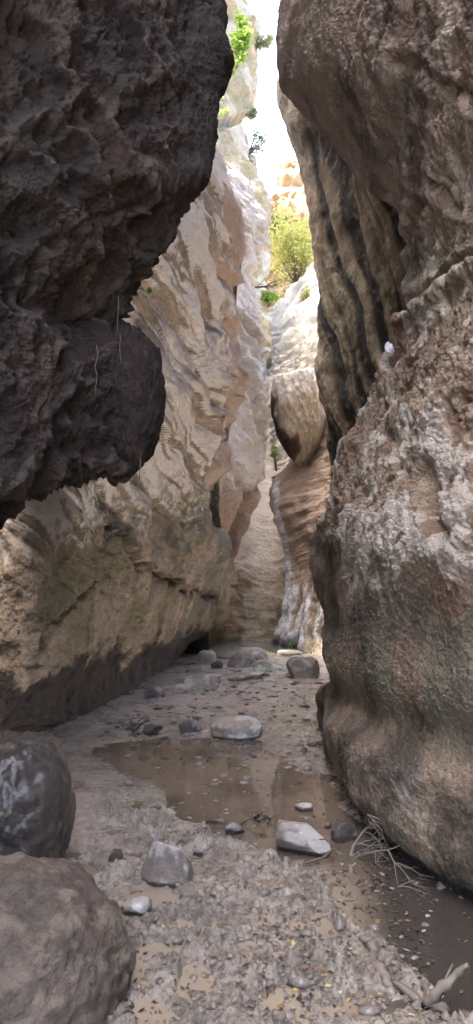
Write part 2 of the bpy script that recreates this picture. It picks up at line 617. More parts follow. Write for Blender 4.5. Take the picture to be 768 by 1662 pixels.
# --- pale slanting slope above the wedged boulder
silS = [
 (520, 425, 33, 640, 380, 30),
 (495, 455, 32, 640, 420, 29),
 (468, 480, 31.5, 640, 450, 28),
 (445, 500, 31, 640, 490, 27),
 (428, 530, 30, 640, 530, 26),
 (425, 580, 29, 640, 580, 25),
 (430, 640, 28, 640, 640, 25),
 (448, 705, 27, 640, 700, 24),
 (449, 770, 26, 640, 770, 24),
 (455, 900, 25.5, 640, 900, 23),
]
rows = fan(silS, 1, [0, .15, .35, .6, 1])
rows.insert(0, [p + np.array([1.5, 4, .5]) for p in rows[0]])
rows = wrap_rows(rows, 1, 2.5)
def dispS(P, px, py, n):
    a = math.radians(38)
    s = (px * math.cos(a) - py * math.sin(a)); t = (px * math.sin(a) + py * math.cos(a))
    t = np.clip(t, -2e3, 3e3); s = np.clip(s, -2e3, 3e3)
    t = t + fbm(P * .5, 2) * 14
    q = np.stack([s * .008, t * .12, 0 * s], 1)
    st = ridged(q, 3, .6)
    return (st - .4) * .5 + fbm(P * .4, 3) * .5, {'crust': np.clip(.5 + st * .7, 0, 1), 'stain_shade': .5 * smooth(.1, .6, -st), 'moss': .5 * smooth(.2, .5, fbm(P * .3, 3))}
M['ribbed'] = rock_mat('ribbed_limestone', (.55, .48, .36), (.48, .40, .28), crust=(.64, .60, .50), scale=.35, bump=.7, stain_shade=(.26, .2, .14), moss=(.28, .26, .13))
build_cliff('cliff', rows, M['ribbed'], dispS, 'pale ribbed slope slanting behind the wedged boulder under the yellow green tree', flip=1, step=1.4)

# --- far banded wall and far buttress
silB = [
 (330, 620, 27, 560, 600, 27),
 (330, 740, 26, 560, 740, 26),
 (330, 800, 25, 560, 800, 25),
 (330, 860, 23.6, 560, 860, 24),
 (330, 920, 22.4, 560, 920, 23),
 (330, 980, 21.5, 560, 980, 22),
 (330, 1020, 20.9, 560, 1020, 21),
]
rows = []
for (sx, sy, sY, ox, oy, oY) in silB:
    rows.append([at(px, sy + (k - 2) * -8 * (k > 0), sY + dY) for k, (px, dY) in enumerate(((330, -2.2), (375, -.6), (410, .6), (440, .9), (470, .4), (510, -.8), (560, -2)))])
base = [gp(px, yy) for px, yy in ((330, 1052), (375, 1044), (410, 1043), (440, 1043), (470, 1046), (510, 1052), (560, 1060))]
rows.append(base); rows.append([p + np.array([0, .3, -.5]) for p in base])
def dispB(P, px, py, n):
    bend = py - .0035 * (px - 395) ** 2 * 1.0 + (px - 395) * .12 + fbm(P * .5, 3) * 22
    st = ridged(np.stack([bend * .035, px * .006, 0 * px], 1), 4, .6)
    return st * .11 + fbm(P * .5, 3) * .25 + fbm(P * 2, 4) * .05, {
        'crust': np.clip(smooth(960, 900, py) * (.4 + st), 0, 1), 'moss': np.clip(smooth(950, 1010, py) * (.5 + fbm(P * .8, 3)), 0, 1) ,
        'stain_shade': .75 * smooth(.0, .5, -st) * smooth(900, 960, py), 'red': .6 * smooth(.1, .3, fbm(P * .5 + 60, 3))}
build_cliff('cliff', rows, M['banded'], dispB, 'curved banded wall at the far bend above the grey pool', flip=1, step=1.4)

silF = [
 (500, 690, 21.0, 600, 660, 17),
 (472, 748, 20.6, 600, 720, 17),
 (446, 778, 20.4, 600, 780, 17),
 (446, 810, 20.2, 600, 810, 16.5),
 (458, 870, 20.0, 600, 870, 16),
 (464, 910, 19.8, 600, 910, 16),
 (462, 950, 19.5, 600, 950, 15.8),
 (455, 992, 19.3, 600, 992, 15.6),
 (446, 1028, 19.2, 600, 1040, 15.4),
]
rows = fan(silF, 1, [0, .15, .3, .5, 1])
base = [gp(440, 1048), gp(468, 1052), gp(488, 1058), gp(515, 1072), gp(600, 1095)]
rows.append(base); rows.append([p + np.array([0, .3, -.5]) for p in base])
rows.insert(0, [p + np.array([.6, 2, .5]) for p in rows[0]])
rows = wrap_rows(rows, 1, 1.2)
def dispF(P, px, py, n):
    low = smooth(900, 990, py)
    fl = fbm(np.stack([(px + (py - 900) * .25) * .09, py * .012, 0 * px], 1), 4, .55)
    st = ridged(np.stack([(py + px * .35) * .045, px * .008, 0 * px], 1), 4, .55)
    d = fbm(P * .7 + 2, 4) * .3 + fl * .22 * low + st * .07 * (1 - low) + fbm(P * 3, 4) * .06
    return d, {'crust': np.clip(low * (.5 + fl * 2.2) + .9 * np.exp(-(polydist(px, py, [(450, 785), (462, 880), (466, 930), (458, 985), (446, 1030)])[0] / 6) ** 2), 0, 1),
               'red': (1 - low) * .8, 'moss': np.clip(low * smooth(.1, .4, -fl) * 1.2, 0, 1), 'stain_shade': (1 - low) * .3 * smooth(0, .4, -st)}
mb = rock_mat('flowstone', (.46, .37, .28), (.38, .285, .21), crust=(.66, .67, .68), moss=(.26, .23, .13), red=(.40, .31, .235), scale=.7, stain_shade=(.12, .09, .07), spec=.4, bump=.6)
build_cliff('cliff', rows, mb, dispF, 'brown buttress at the far bend with a whitish flowstone apron below the wedged boulder', flip=1, step=1.4)

# --- right side: streaked hollow face
silR2 = [
 (470,  -90, 12.5, 720, -90, 8.6),
 (458,   0, 12.6, 720, 0, 8.6),
 (452,   70, 12.7, 720, 70, 8.6),
 (447,  125, 12.8, 720, 125, 8.6),
 (449,  165, 12.8, 720, 165, 8.6),
 (461,  208, 12.8, 720, 208, 8.6),
 (479,  243, 12.8, 720, 243, 8.6),
 (488,  290, 12.8, 720, 290, 8.6),
 (497,  340, 12.8, 720, 340, 8.6),
 (504,  400, 12.9, 720, 400, 8.8),
 (507,  460, 13.0, 720, 460, 8.9),
 (508,  530, 13.0, 720, 530, 9.1),
 (512,  620, 13.0, 720, 620, 9.3),
 (522,  700, 13.0, 720, 700, 9.5),
 (535,  780, 13.0, 720, 780, 9.6),
 (545,  860, 13.0, 720, 860, 9.6),
 (548,  980, 13.0, 720, 980, 9.6),
 (545, 1060, 13.2, 720, 1060, 9.6),
]
rows = fan(silR2, 1, [0, .1, .3, .55, .8, 1])
rows = raise_rows(rows, 1, ((.5, 1), (1.4, 2.5), (2.6, 4)))
rows.append([p * np.array([1, 1, 0]) + np.array([0, 0, -.3]) for p in rows[-1]])
rows = wrap_rows(rows, 1, 1.2)
def dispR2(P, px, py, n):
    # flutes that lean with the face
    t = px - (py - 250) * .22 - .00010 * (py - 250) ** 2 * 1.0
    t = np.clip(t, -400, 1500)
    q = np.stack([t * .030 + fbm(P * .6, 2) * .5, py.clip(-500, 2000) * .0018, 0 * t], 1)
    st = fbm(q, 4, .5)
    d = st * .20 - .10 + fbm(P * 1.1, 4, .6) * .10 + fbm(P * 5, 4, .6) * .025
    flute_crest = smooth(-.05, .2, st)  # raised flutes carry more of the pale crust
    rg = smooth(330, 220, py) * smooth(470, 540, px)
    return d, {'stain_shade': np.clip(1.3 * smooth(.10, -.10, st) * smooth(120, 300, py) + rg * .5, 0, 1),
               'crust': flute_crest * .5, 'moss': .8 * smooth(300, 500, py) * smooth(-.2, .2, fbm(q * 2 + 5, 3)), 'red': .8 * smooth(.05, .3, fbm(q + 40, 3))}
build_cliff('cliff', rows, M['fold'], dispR2, 'tall hollow face on the right with slanting black streaks', flip=1, step=1.6)

# --- right side: upper mass
silR0 = [
 (456, -110, 9.4, 980, -420, 3.3),
 (453,   -40, 9.4, 980, -300, 3.3),
 (452,   40, 9.4, 980, -160, 3.3),
 (453,   90, 9.4, 980, -80, 3.3),
 (461,  133, 9.3, 980, -20, 3.3),
 (490,  168, 9.0, 980, 60, 3.3),
 (530,  208, 8.6, 980, 120, 3.3),
 (578,  255, 8.1, 980, 180, 3.3),
 (622,  308, 7.6, 980, 220, 3.3),
 (646,  365, 7.2, 980, 260, 3.3),
 (656,  430, 6.9, 980, 290, 3.35),
 (650,  500, 6.9, 980, 330, 3.45),
 (645,  560, 7.1, 980, 380, 3.6),
 (645,  640, 7.5, 980, 480, 3.8),
]
rows = fan(silR0, 1, [0, .08, .2, .36, .52, .7, 1])
rows = raise_rows(rows, 1, ((.5, 1), (1.4, 2.5), (2.6, 4)))
rows = wrap_rows(rows, 1, 1.3, near=(2.4, -1.0))
def dispR0(P, px, py, n):
    rough = smooth(470, 640, px + (py) * .05)
    d = fbm(P * .8 + 4, 4) * .15 + fbm(P * 2.6, 5, .55) * .055 * (.35 + rough) + fbm(P * 8, 4, .6) * .022 * (.3 + rough)
    w, w2 = worley(P * np.array([3.2, 3.2, 3.6]) + fbm(P * 2, 3)[:, None] * .9)
    d +=  (w2 - w - .3) * .045 * rough
    d -= .03 * smooth(.5, .1, w) * rough
    for pl, wd, amp in (([(650, 110), (640, 200), (630, 330), (660, 440)], 16, -.06), ([(700, 280), (740, 350)], 5, -.05),
                        ([(690, 490), (730, 462), (768, 425)], 12, -.14), ([(640, 100), (768, 170)], 10, -.03), ([(690, 330), (650, 400)], 10, -.06)):
        dd, ss = polydist(px, py + fbm(P * 3, 2) * 16, pl)
        d += amp * np.exp(-(dd / wd) ** 2) + .4 * abs(amp) * np.exp(-((dd - 2 * wd) / wd) ** 2)
    return d, {'crust': np.clip(rough * .8 * smooth(-.05, .35, fbm(P * 2.4 + 12, 4)), 0, 1), 'red': np.clip(rough * .8 * smooth(.0, .3, fbm(P * 1.6 + 30, 3)), 0, 1),
               'stain_shade': .6 * smooth(.05, .4, fbm(P * 1.2 + 50, 4)), 'moss': .6 * smooth(300, 420, py) * smooth(560, 480, py)}
build_cliff('cliff', rows, M['top'], dispR0, 'huge mauve brown rock mass leaning in at the top right', flip=1, micro=.022)

# --- right side: big lower mass
silR1 = [
 (652,  520, 7.1, 980, 280, 3.5),
 (642,  548, 7.1, 980, 310, 3.35),
 (626,  580, 7.3, 980, 350, 3.3),
 (604,  632, 7.6, 980, 410, 3.25),
 (588,  675, 7.9, 980, 470, 3.2),
 (560,  715, 8.3, 980, 530, 3.15),
 (546,  760, 8.6, 980, 600, 3.1),
 (533,  822, 8.8, 980, 680, 3.0),
 (503,  872, 9.0, 980, 760, 2.9),
 (503,  912, 9.1, 980, 840, 2.75),
 (515,  955, 9.2, 980, 920, 2.65),
 (526, 1000, 9.3, 980, 1010, 2.6),
 (531, 1050, 9.4, 980, 1110, 2.6),
 (534, 1095, 9.5, 980, 1220, 2.6),
 (521, 1128, 9.5, 980, 1330, 2.65),
 (521, 1150, 9.4, 980, 1440, 2.7),
]
frR = [0, .05, .16, .3, .46, .66, 1]
rows = []
for (sx, sy, sY, ox, oy, oY) in silR1:
    wgt = float(np.interp(sy, [650, 760, 822, 872, 920], [0, .25, .5, .8, 1]))
    row = []
    for t in frR:
        px = sx + (ox - sx) * t
        Yp = 1 / ((1 - t) / sY + t / oY)
        Yc = float(np.interp(px, [500, 524, 531, 566, 620, 690, 768, 980], [8.6, 8.3, 6.9, 5.6, 4.76, 4.18, 3.82, 2.92]))
        row.append(at(px, sy + (oy - sy) * t, Yp * (1 - wgt) + Yc * wgt))
    rows.append(row)
# upper corner bends down less near the camera
base = [gp(524, 1170), gp(531, 1238), gp(566, 1310), gp(620, 1368), gp(690, 1430), gp(768, 1482), gp(980, 1640)]
pre = [.5 * (a + b) + np.array([-.05, 0, 0]) for a, b in zip(rows[-1], base)]
rows.append(pre); rows.append(base)
rows.append([p + np.array([.35, .1, -.4]) for p in base])
rows.insert(0, [p + np.array([1.2, .9, -.25]) for p in rows[0]])
rows = wrap_rows(rows, 1, 1.2, near=(2.1, -1.0))
def dispR1(P, px, py, n):
    wob = fbm(P * 1.6 + 11, 5, .6) * 130
    upm = smooth(930, 830, py + wob - (px - 500) * .12)
    w, w2 = worley(P * np.array([2.6, 2.6, 3.4]) + fbm(P * 2.2, 3)[:, None] * 1.1)
    pits = smooth(.50, .12, w)
    w3, _ = worley(P * 7 + fbm(P * 4, 2)[:, None])
    wp = polymask(px, py + wob * .6, [(560, 860), (620, 820), (760, 800), (768, 850), (700, 900), (640, 925), (560, 960), (545, 920)], 25)
    d = fbm(P * .8 + 1, 4) * .12 + fbm(P * 2.7 + 3, 5, .55) * .06 * (.35 + upm) + fbm(P * 9, 4, .6) * .022 * (.5 + upm)
    d += ridged(strata(P, 40, 1.6, 5, .4), 4, .6) * .045 * upm
    d -= .035 * pits * upm + .008 * smooth(.45, .1, w3) * upm
    # ledge rings on the foot
    z = P[:, 2] + fbm(P * .7 + 60, 2) * .12 + (P[:, 1] - 5) * .045
    d += .035 * np.exp(-((z - 1.02) / .17) ** 2) + .06 * np.exp(-((z - .50) / .14) ** 2) - .035 * np.exp(-((z - .76) / .10) ** 2)
    d -= .10 * smooth(.25, 0, z)
    for pl, wd, amp in (([(700, 760), (690, 830), (720, 870)], 16, -.10), ([(640, 740), (655, 770)], 10, -.07), ([(560, 700), (600, 690), (640, 720)], 13, -.05),
                        ([(590, 560), (640, 520)], 8, .03)):
        dd, ss = polydist(px, py, pl)
        d += amp * np.exp(-(dd / wd) ** 2)
    g = fbm(P * 1.7 + 90, 4)
    low = 1 - upm
    return d, {'crust': np.clip(wp * (1 - pits) * .75 + upm * (.45 - pits * 1.2 + fbm(strata(P, 40, 1.2, 3.5, .4), 5, .6) * 2.4) + low * .55 * (np.exp(-((z - 1.0) / .16) ** 2) + np.exp(-((z - .42) / .2) ** 2)) * smooth(-.3, .2, g), 0, 1),
               'red': np.clip(upm * (pits * .9 + smooth(.0, .3, fbm(P * 1.9 + 5, 3)) * .5) + low * smooth(-.1, .4, fbm(P * .9 + 44, 3)) * smooth(1.0, 1.6, P[:, 2]) * .7, 0, 1),
               'stain_shade': np.clip(low * .75 * smooth(-.1, .3, fbm(P * 1.3 + 23, 4)), 0, 1),
               'moss': np.clip(low * smooth(-.1, .3, fbm(P * 1.1 + 53, 4)), 0, 1),
               'wet': smooth(.13, .02, P[:, 2] + fbm(P * 3, 3) * .1)}
build_cliff('cliff', rows, M['right'], dispR1, 'big pitted brown rock mass filling the lower right side above the dark pool', flip=1, step=1.7, micro=.018)

# --- dark overhang, upper left
silV = [
 (366, -160, 5.8, -220, -420, 3.6),
 (354,  -70, 5.8, -220, -300, 3.6),
 (350,   10, 5.7, -220, -180, 3.6),
 (347,   70, 5.6, -220, -80, 3.5),
 (354,  125, 5.5, -220, 20, 3.5),
 (350,  190, 5.45, -220, 120, 3.5),
 (345,  248, 5.4, -220, 210, 3.5),
 (332,  290, 5.35, -220, 290, 3.5),
 (276,  332, 5.3, -220, 360, 3.5),
 (250,  384, 5.3, -220, 430, 3.5),
 (222,  415, 5.3, -220, 500, 3.5),
 (198,  465, 5.3, -220, 560, 3.5),
 (204,  500, 5.3, -220, 620, 3.5),
 (196,  560, 5.3, -220, 690, 3.55),
 (200,  640, 5.3, -220, 770, 3.6),
 (206,  720, 5.3, -220, 850, 3.7),
]
rows = fan(silV, -1, [0, .12, .28, .45, .63, .8, 1])
rows = raise_rows(rows, -1, ((.3, 2), (.9, 6), (1.9, 13)))
bot = [at(200, 766, 5.35), at(160, 762, 5.25), at(105, 778, 5.1), at(50, 800, 4.9), at(0, 830, 4.7), at(-80, 880, 4.4), at(-220, 950, 4.1)]
rows.append(bot)
rows.append([p + np.array([-.05, .35, .12]) for p in bot])
rows.append([p + np.array([-.35, 1.1, .75]) for p in bot])
rows = wrap_rows(rows, -1, 1.0, near=(-2.6, -.6))
def dispV(P, px, py, n):
    smoothm = smooth(215, 330, px) * smooth(420, 330, py)
    q = P * np.array([2.2, 2.2, 1.6]) + fbm(P * 1.6, 3)[:, None] * 1.0
    w, w2 = worley(q)
    w3, w4 = worley(P * np.array([6, 6, 4.5]) + fbm(P * 4, 2)[:, None] * .9)
    k = 1 - .7 * smoothm
    d = fbm(P * .9 + 3, 3) * .20 - smooth(0, .6, w2 - w) * .11 * k - smooth(0, .6, w4 - w3) * .055 * k + (ridged(P * np.array([5, 5, 3.]) + 8, 4, .6) - .4) * .07 * k + fbm(P * 12, 3, .65) * .035 * k + .10 * k
    dd, _ = polydist(px, py, [(0, 480), (120, 520), (198, 500)])
    d -= .10 * np.exp(-(dd / 26) ** 2)
    dd, _ = polydist(px, py, [(190, 500), (195, 620), (205, 740)])
    d -= .12 * np.exp(-(dd / 10) ** 2)
    return d, {'crust': .6 * smooth(.25, .05, w2 - w) * k, 'red': smooth(.0, .3, fbm(P * 1.4 + 30, 3)) * .4, 'stain_shade': .6 * smooth(.0, .3, fbm(P * 2 + 9, 3))}
over = build_cliff('overhang', rows, M['overhang'], dispV, 'near black lumpy tufa overhang filling the upper left corner', cat='overhang', flip=-1, step=1.7, micro=.02)
# ragged lower lip: hanging tufa teeth, part of the overhang
tv, tf = [], []
for k in range(150):
    t = rng.rand()
    x = 178 * t - 30 * (1 - t)
    yb = np.interp(x, [-30, 0, 40, 80, 120, 160, 200, 245], [842, 830, 803, 786, 777, 764, 768, 752])
    Y = np.interp(x, [-30, 0, 50, 105, 160, 245], [4.6, 4.72, 4.92, 5.12, 5.27, 5.38]) + rng.uniform(-.04, .25)
    p = at(x, yb - 14, Y)
    L = rng.uniform(.05, .12); r = rng.uniform(.018, .05)
    b0 = len(tv)
    for j, (zz, rr) in enumerate(((0.03, 1), (-.3, .8), (-.7, .45), (-1, .1))):
        for a in range(7):
            an = a / 7 * 6.283
            rj = r * rr * rng.uniform(.75, 1.25)
            tv.append(p + np.array([math.cos(an) * rj, math.sin(an) * rj, zz * L if zz < 0 else .06]))
    for j in range(3):
        for a in range(7):
            tf.append((b0 + j * 7 + a, b0 + j * 7 + (a + 1) % 7, b0 + (j + 1) * 7 + (a + 1) % 7, b0 + (j + 1) * 7 + a))
ragged = mesh_obj('ragged_lip', np.array(tv), tf, M['overhang'], parent=over, attrs={k: np.zeros(len(tv)) for k in ('crust', 'stain_shade', 'moss', 'red', 'wet')})

# ------------------------------------------------------------------ boulders and stones
def ico(sub):
    import bmesh
    bm = bmesh.new()
    bmesh.ops.create_icosphere(bm, subdivisions=sub, radius=1)
    bm.verts.ensure_lookup_table()
    V = np.array([v.co[:] for v in bm.verts])
    Fc = np.array([[v.index for v in f.verts] for f in bm.faces])
    bm.free()
    return V, Fc
ICO = {}
def rock_shape(r, sub=4, seed=0, cuts=0, lump=.16, fine=.05, box=0.0, taper=None):
    if sub not in ICO: ICO[sub] = ico(sub)
    V, Fc = ICO[sub]
    V = V.copy()
    rs = np.random.RandomState(seed)
    if box:
        V = V / (np.abs(V) ** (2 + box * 6)).sum(1)[:, None] ** (1 / (2 + box * 6))
    for k in range(cuts * 2):
        d = rs.normal(size=3); d /= np.linalg.norm(d)
        h = rs.uniform(.42, .85)
        e = V @ d - h
        if taper is not None: h = h + .15; e = V @ d - h
        V = V - np.where(e > 0, e, 0)[:, None] * d * .95
    n = V / (np.linalg.norm(V, axis=1)[:, None] + 1e-6)
    d = fbm(V * 1.1 + seed * 3.7, 3) * lump + fbm(V * 4 + seed, 4, .6) * fine * 1.6 + fbm(V * 12 + seed, 3, .6) * fine * .5 + (fbm(V * 27 + seed, 3, .7) * fine * .4 if sub > 5 else 0)
    V = V + n * d[:, None]
    if taper is not None:
        V = taper(V)
    return V * np.array(r), Fc

def rock(name, label, cat, mat, centre, r, rz=0, sub=4, seed=0, attrs=None, group=None, tilt=(0, 0), **kw):
    V, Fc = rock_shape(r, sub, seed, **kw)
    ca, sa = math.cos(rz), math.sin(rz)
    tx, ty = tilt
    R1 = np.array([[1, 0, 0], [0, math.cos(tx), -math.sin(tx)], [0, math.sin(tx), math.cos(tx)]])
    R2 = np.array([[math.cos(ty), 0, math.sin(ty)], [0, 1, 0], [-math.sin(ty), 0, math.cos(ty)]])
    R = np.array([[ca, -sa, 0], [sa, ca, 0], [0, 0, 1]])
    V = V @ (R @ R2 @ R1).T + np.array(centre)
    A = {k: np.zeros(len(V)) for k in ('crust', 'stain_shade', 'moss', 'red', 'wet')}
    if attrs: A.update(attrs(V))
    o = mesh_obj(name, V, Fc, mat, attrs=A)
    props(o, label, cat, group)
    return o

M['boulder'] = rock_mat('muddy_boulder', (.21, .17, .13), (.13, .10, .078), crust=(.27, .22, .17), scale=2.6, bump=1.2, rough=.75, spec=.35)
M['wetrock'] = rock_mat('wet_boulder', (.075, .06, .05), (.032, .028, .026), crust=(.17, .15, .13), red=(.12, .085, .06), scale=2.6, bump=.9, rough=.28, spec=.6, wet_rough=.18)
M['stone'] = rock_mat('grey_stone', (.33, .285, .235), (.24, .20, .165), crust=(.46, .44, .41), scale=2.5, bump=.7, rough=.75, wet=(.05, .045, .04), moss=(.2, .24, .17))
M['wetstone'] = rock_mat('mud_coated_stone', (.33, .29, .25), (.20, .17, .145), crust=(.55, .52, .49), scale=4, bump=1.0, rough=.32, spec=.55, wet=(.04, .035, .03))
M['darkstone'] = rock_mat('dark_stone', (.11, .09, .08), (.06, .05, .045), crust=(.3, .28, .27), scale=4, rough=.45, spec=.5)
M['chock'] = rock_mat('wedged_limestone', (.72, .63, .50), (.62, .52, .40), crust=(.80, .75, .66), red=(.22, .14, .10), stain_shade=(.06, .04, .03), scale=.8)

b_ = [x for x in M['wetrock'].node_tree.nodes if x.type == 'BSDF_PRINCIPLED'][0]
b_.inputs['Coat Weight'].default_value = .5
b_.inputs['Coat Roughness'].default_value = .22
b_ = [x for x in M['wetstone'].node_tree.nodes if x.type == 'BSDF_PRINCIPLED'][0]
b_.inputs['Coat Weight'].default_value = .6
b_.inputs['Coat Roughness'].default_value = .15
c = at(10, 1545, 3.0)
rock('boulder', 'large rounded brown boulder coated in dry mud in the bottom left corner', 'boulder', M['boulder'], (c[0] - .02, 3.02, .02), (.505, .50, .47), sub=6, seed=3, lump=.10, fine=.055,
     attrs=lambda V: {'crust': .25 + .4 * smooth(-.1, .3, fbm(V * 9, 4)), 'stain_shade': .4 * smooth(.0, .3, fbm(V * 3 + 8, 3))})
c = at(2, 1310, 4.15)
rock('boulder', 'dark wet shiny boulder standing behind the large brown boulder', 'boulder', M['wetrock'], (c[0], 4.15, .33), (.36, .42, .44), sub=6, seed=8, lump=.16, fine=.05, box=.12,
     attrs=lambda V: {'crust': .1 * smooth(.0, .3, fbm(V * 5, 3)), 'red': smooth(.1, .3, fbm(V * 3 + 4, 3))})

# wedged boulder (chockstone)
def chock_taper(V):
    z = V[:, 2]
    s = np.interp(z, [-1.1, -.6, 0, .6, 1.1], [.62, .88, 1.08, 1.15, 1.05])
    V = V.copy(); V[:, 0] = V[:, 0] * s + np.interp(z, [-1.1, 0, 1.1], [.15, 0, -.05]); V[:, 1] *= s
    return V
c = at(484, 668, 19.6)
def chA(V):
    px, py = project(V)
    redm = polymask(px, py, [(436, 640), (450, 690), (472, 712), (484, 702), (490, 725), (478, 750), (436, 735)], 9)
    return {'crust': smooth(665, 615, py + fbm(V * 1.5, 4) * 60), 'red': np.clip(redm + .25 * smooth(.1, .4, fbm(V * .9, 3)), 0, 1), 'stain_shade': .9 * polymask(px, py, [(434, 640), (450, 645), (455, 695), (472, 712), (482, 705), (486, 735), (470, 748), (434, 720)], 6)}  # dark polygon: shade of the left gap and underside, put into the colour
rock('wedged_boulder', 'big pale boulder wedged high between the walls at the far bend with a rusty underside', 'boulder', M['chock'], tuple(c), (.68, 1.0, 1.42), sub=6, seed=21, lump=.14, fine=.08, cuts=1, box=.08, taper=chock_taper, attrs=chA)

# lobe hanging below the overhang
c = at(212, 640, 5.42)
lobe = rock('hanging_lobe', None, None, M['overhang'], tuple(c), (.265, .34, .56), sub=6, seed=5, lump=.22, fine=.07,
     attrs=lambda V: {'crust': .35 * smooth(-.2, .2, fbm(V * 6, 3)) * smooth(c[2] - .3, c[2] + .1, V[:, 2]), 'red': .4 * smooth(0, .3, fbm(V * 3, 3))})
lobe.parent = over
lobe.location = Vector(lobe.location) - Vector(over.location)
for kk in ('category', 'label'):
    if kk in lobe: del lobe[kk]

# stones on the gorge floor: (kind, label, px, base_py, w_px, h_px, depth ratio, material, seed, cuts, box)
STONES = [
 ('angular grey stone with a shiny mud coated face in the near mud', 257, 1446, 92, 68, .9, 'wetstone', 31, 5, .3),
 ('blocky flat topped grey stone standing in the brown water', 503, 1390, 92, 50, .7, 'wetstone', 32, 3, .8),
 ('small brown clod beside the large boulder', 184, 1410, 26, 24, 1, 'darkstone', 33, 4, .2),
 ('low wide rounded stone in the middle of the gorge floor', 384, 1201, 80, 32, .9, 'stone', 34, 0, .1),
 ('small dark stone left of the low wide rounded stone', 308, 1192, 36, 20, .9, 'darkstone', 35, 2, .1),
 ('dark wedge shaped stone on the wet silt near the left wall', 245, 1195, 38, 19, .8, 'darkstone', 36, 5, .1),
 ('brown rounded stone touching the foot of the left wall', 251, 1138, 32, 20, 1, 'darkstone', 37, 0, .1),
 ('small bluish grey upright stone at the left wall foot', 293, 1131, 24, 20, .9, 'stone', 38, 0, .1),
 ('long buff stone in front of the left wall end', 332, 1124, 62, 26, .7, 'stone', 39, 1, .3),
 ('rounded grey green stone tucked under the left slab', 335, 1083, 30, 26, 1, 'stone', 40, 0, .2),
 ('little brown stone under the left slab', 352, 1090, 18, 22, 1, 'darkstone', 55, 2, .2),
 ('big smooth pinkish boulder lying before the far pool', 402, 1089, 64, 36, .7, 'stone', 41, 1, .25),
 ('flat slab with a greenish face below the far pool', 448, 1100, 66, 26, .9, 'stone', 42, 2, .5),
 ('low flat slab in front of the pinkish boulder', 402, 1112, 60, 18, .9, 'stone', 43, 2, .6),
 ('thin dark edged slab lying on the sand', 398, 1121, 32, 7, .8, 'darkstone', 44, 2, .6),
 ('tall angular pale boulder leaning at the right of the far stones', 493, 1112, 54, 46, .8, 'stone', 45, 5, .3),
 ('small pale rock behind the far stones', 470, 1070, 40, 14, .9, 'stone', 46, 1, .3),
 ('small rusty stone by the far slabs', 388, 1098, 18, 12, .9, 'darkstone', 47, 2, .1),
 ('dark triangular stone at the edge of the brown water', 383, 1357, 32, 17, .9, 'darkstone', 48, 5, .1),
 ('pale flat stone in the brown water', 494, 1318, 28, 11, .8, 'stone', 49, 2, .2),
 ('dark pointed stone in the near mud below the triangular one', 321, 1392, 24, 12, .9, 'darkstone', 50, 5, .1),
 ('little white stone behind the blocky stone', 533, 1346, 10, 12, .8, 'stone', 51, 3, .1),
 ('rounded stone half sunk in water beside the twig tangle', 562, 1368, 40, 26, .9, 'darkstone', 52, 1, .1),
 ('flat grey stone at the shore of the left wall', 218, 1182, 30, 12, .8, 'darkstone', 53, 3, .1),
 ('mud slab lying near the bottom left boulder', 210, 1490, 55, 22, .8, 'wetstone', 54, 4, .4),
]
for (lab, px, py, w, h, dr, mt, sd, cuts, box) in STONES:
    p = gp(px, py)
    s = math.hypot(p[1], p[2] - CAMZ) / F
    rx = w * s / 2
    rzz = h * s / 2
    ry = rx * dr
    V0 = np.array([px])
    rock('stone', lab, 'stone', M[mt], (p[0], p[1] + ry * .75, rzz * .56), (rx, ry, rzz * 1.36), rz=random.uniform(-.3, .3), sub=5 if w > 45 else 4, seed=sd, cuts=cuts, box=box, lump=.14 if cuts < 3 else .05, fine=.045 if cuts < 3 else .03,
         attrs=lambda V: {'crust': (1.0 if mt == 'wetstone' else .7) * smooth(-.2, .25, fbm(V * 5 + sd, 3)), 'wet': smooth(.05, .01, V[:, 2]), 'moss': (.8 if 'green' in lab else 0) * smooth(-.1, .2, fbm(V * 3, 2))},
         group='stones on the gorge floor')
# blue-white stone wedged on the right
c = at(629, 562, 7.0)
mw, nt, bs, _ = new_mat('white_pebble')
nn = N(nt)
nt.links.new(nn.mix(nn.ramp(nn.noise(14, 4), .4, .6), (.50, .51, .53), (.26, .31, .42)), bs.inputs['Base Color'])
bs.inputs['Roughness'].default_value = .8
rock('stone', 'small bluish white stone lodged on the rim of the big right rock', 'stone', mw, tuple(c + np.array([.02, 0, -.02])), (.05, .05, .07), sub=4, seed=61, lump=.45, fine=.09, cuts=2)

# ------------------------------------------------------------------ gorge floor
STREAM = [(150, 1218), (250, 1200), (420, 1205), (500, 1262), (538, 1262), (548, 1300), (600, 1345), (660, 1395), (660, 1420), (600, 1425), (560, 1440), (520, 1425), (450, 1395), (380, 1355), (290, 1318), (255, 1265), (190, 1245)]
POOL = [(560, 1405), (640, 1390), (700, 1430), (790, 1480), (1300, 1800), (1000, 1760), (800, 1680), (720, 1625), (650, 1560), (585, 1500), (545, 1450)]
FARPOOL = [(366, 1050), (400, 1044), (470, 1050), (500, 1066), (470, 1074), (440, 1064), (410, 1056)]
PUDDLES = [(295, 1506, 20, 12), (318, 1600, 24, 30), (250, 1645, 28, 22), (104, 1392, 24, 9), (216, 1575, 18, 24), (250, 1553, 34, 14), (232, 1448, 34, 9),
           (240, 1470, 24, 8), (180, 1352, 20, 7), (130, 1425, 22, 10), (392, 1535, 18, 10), (436, 1560, 20, 12), (470, 1625, 34, 26), (560, 1648, 44, 12), (430, 1640, 26, 12), (190, 1480, 20, 14), (312, 1412, 14, 10)]
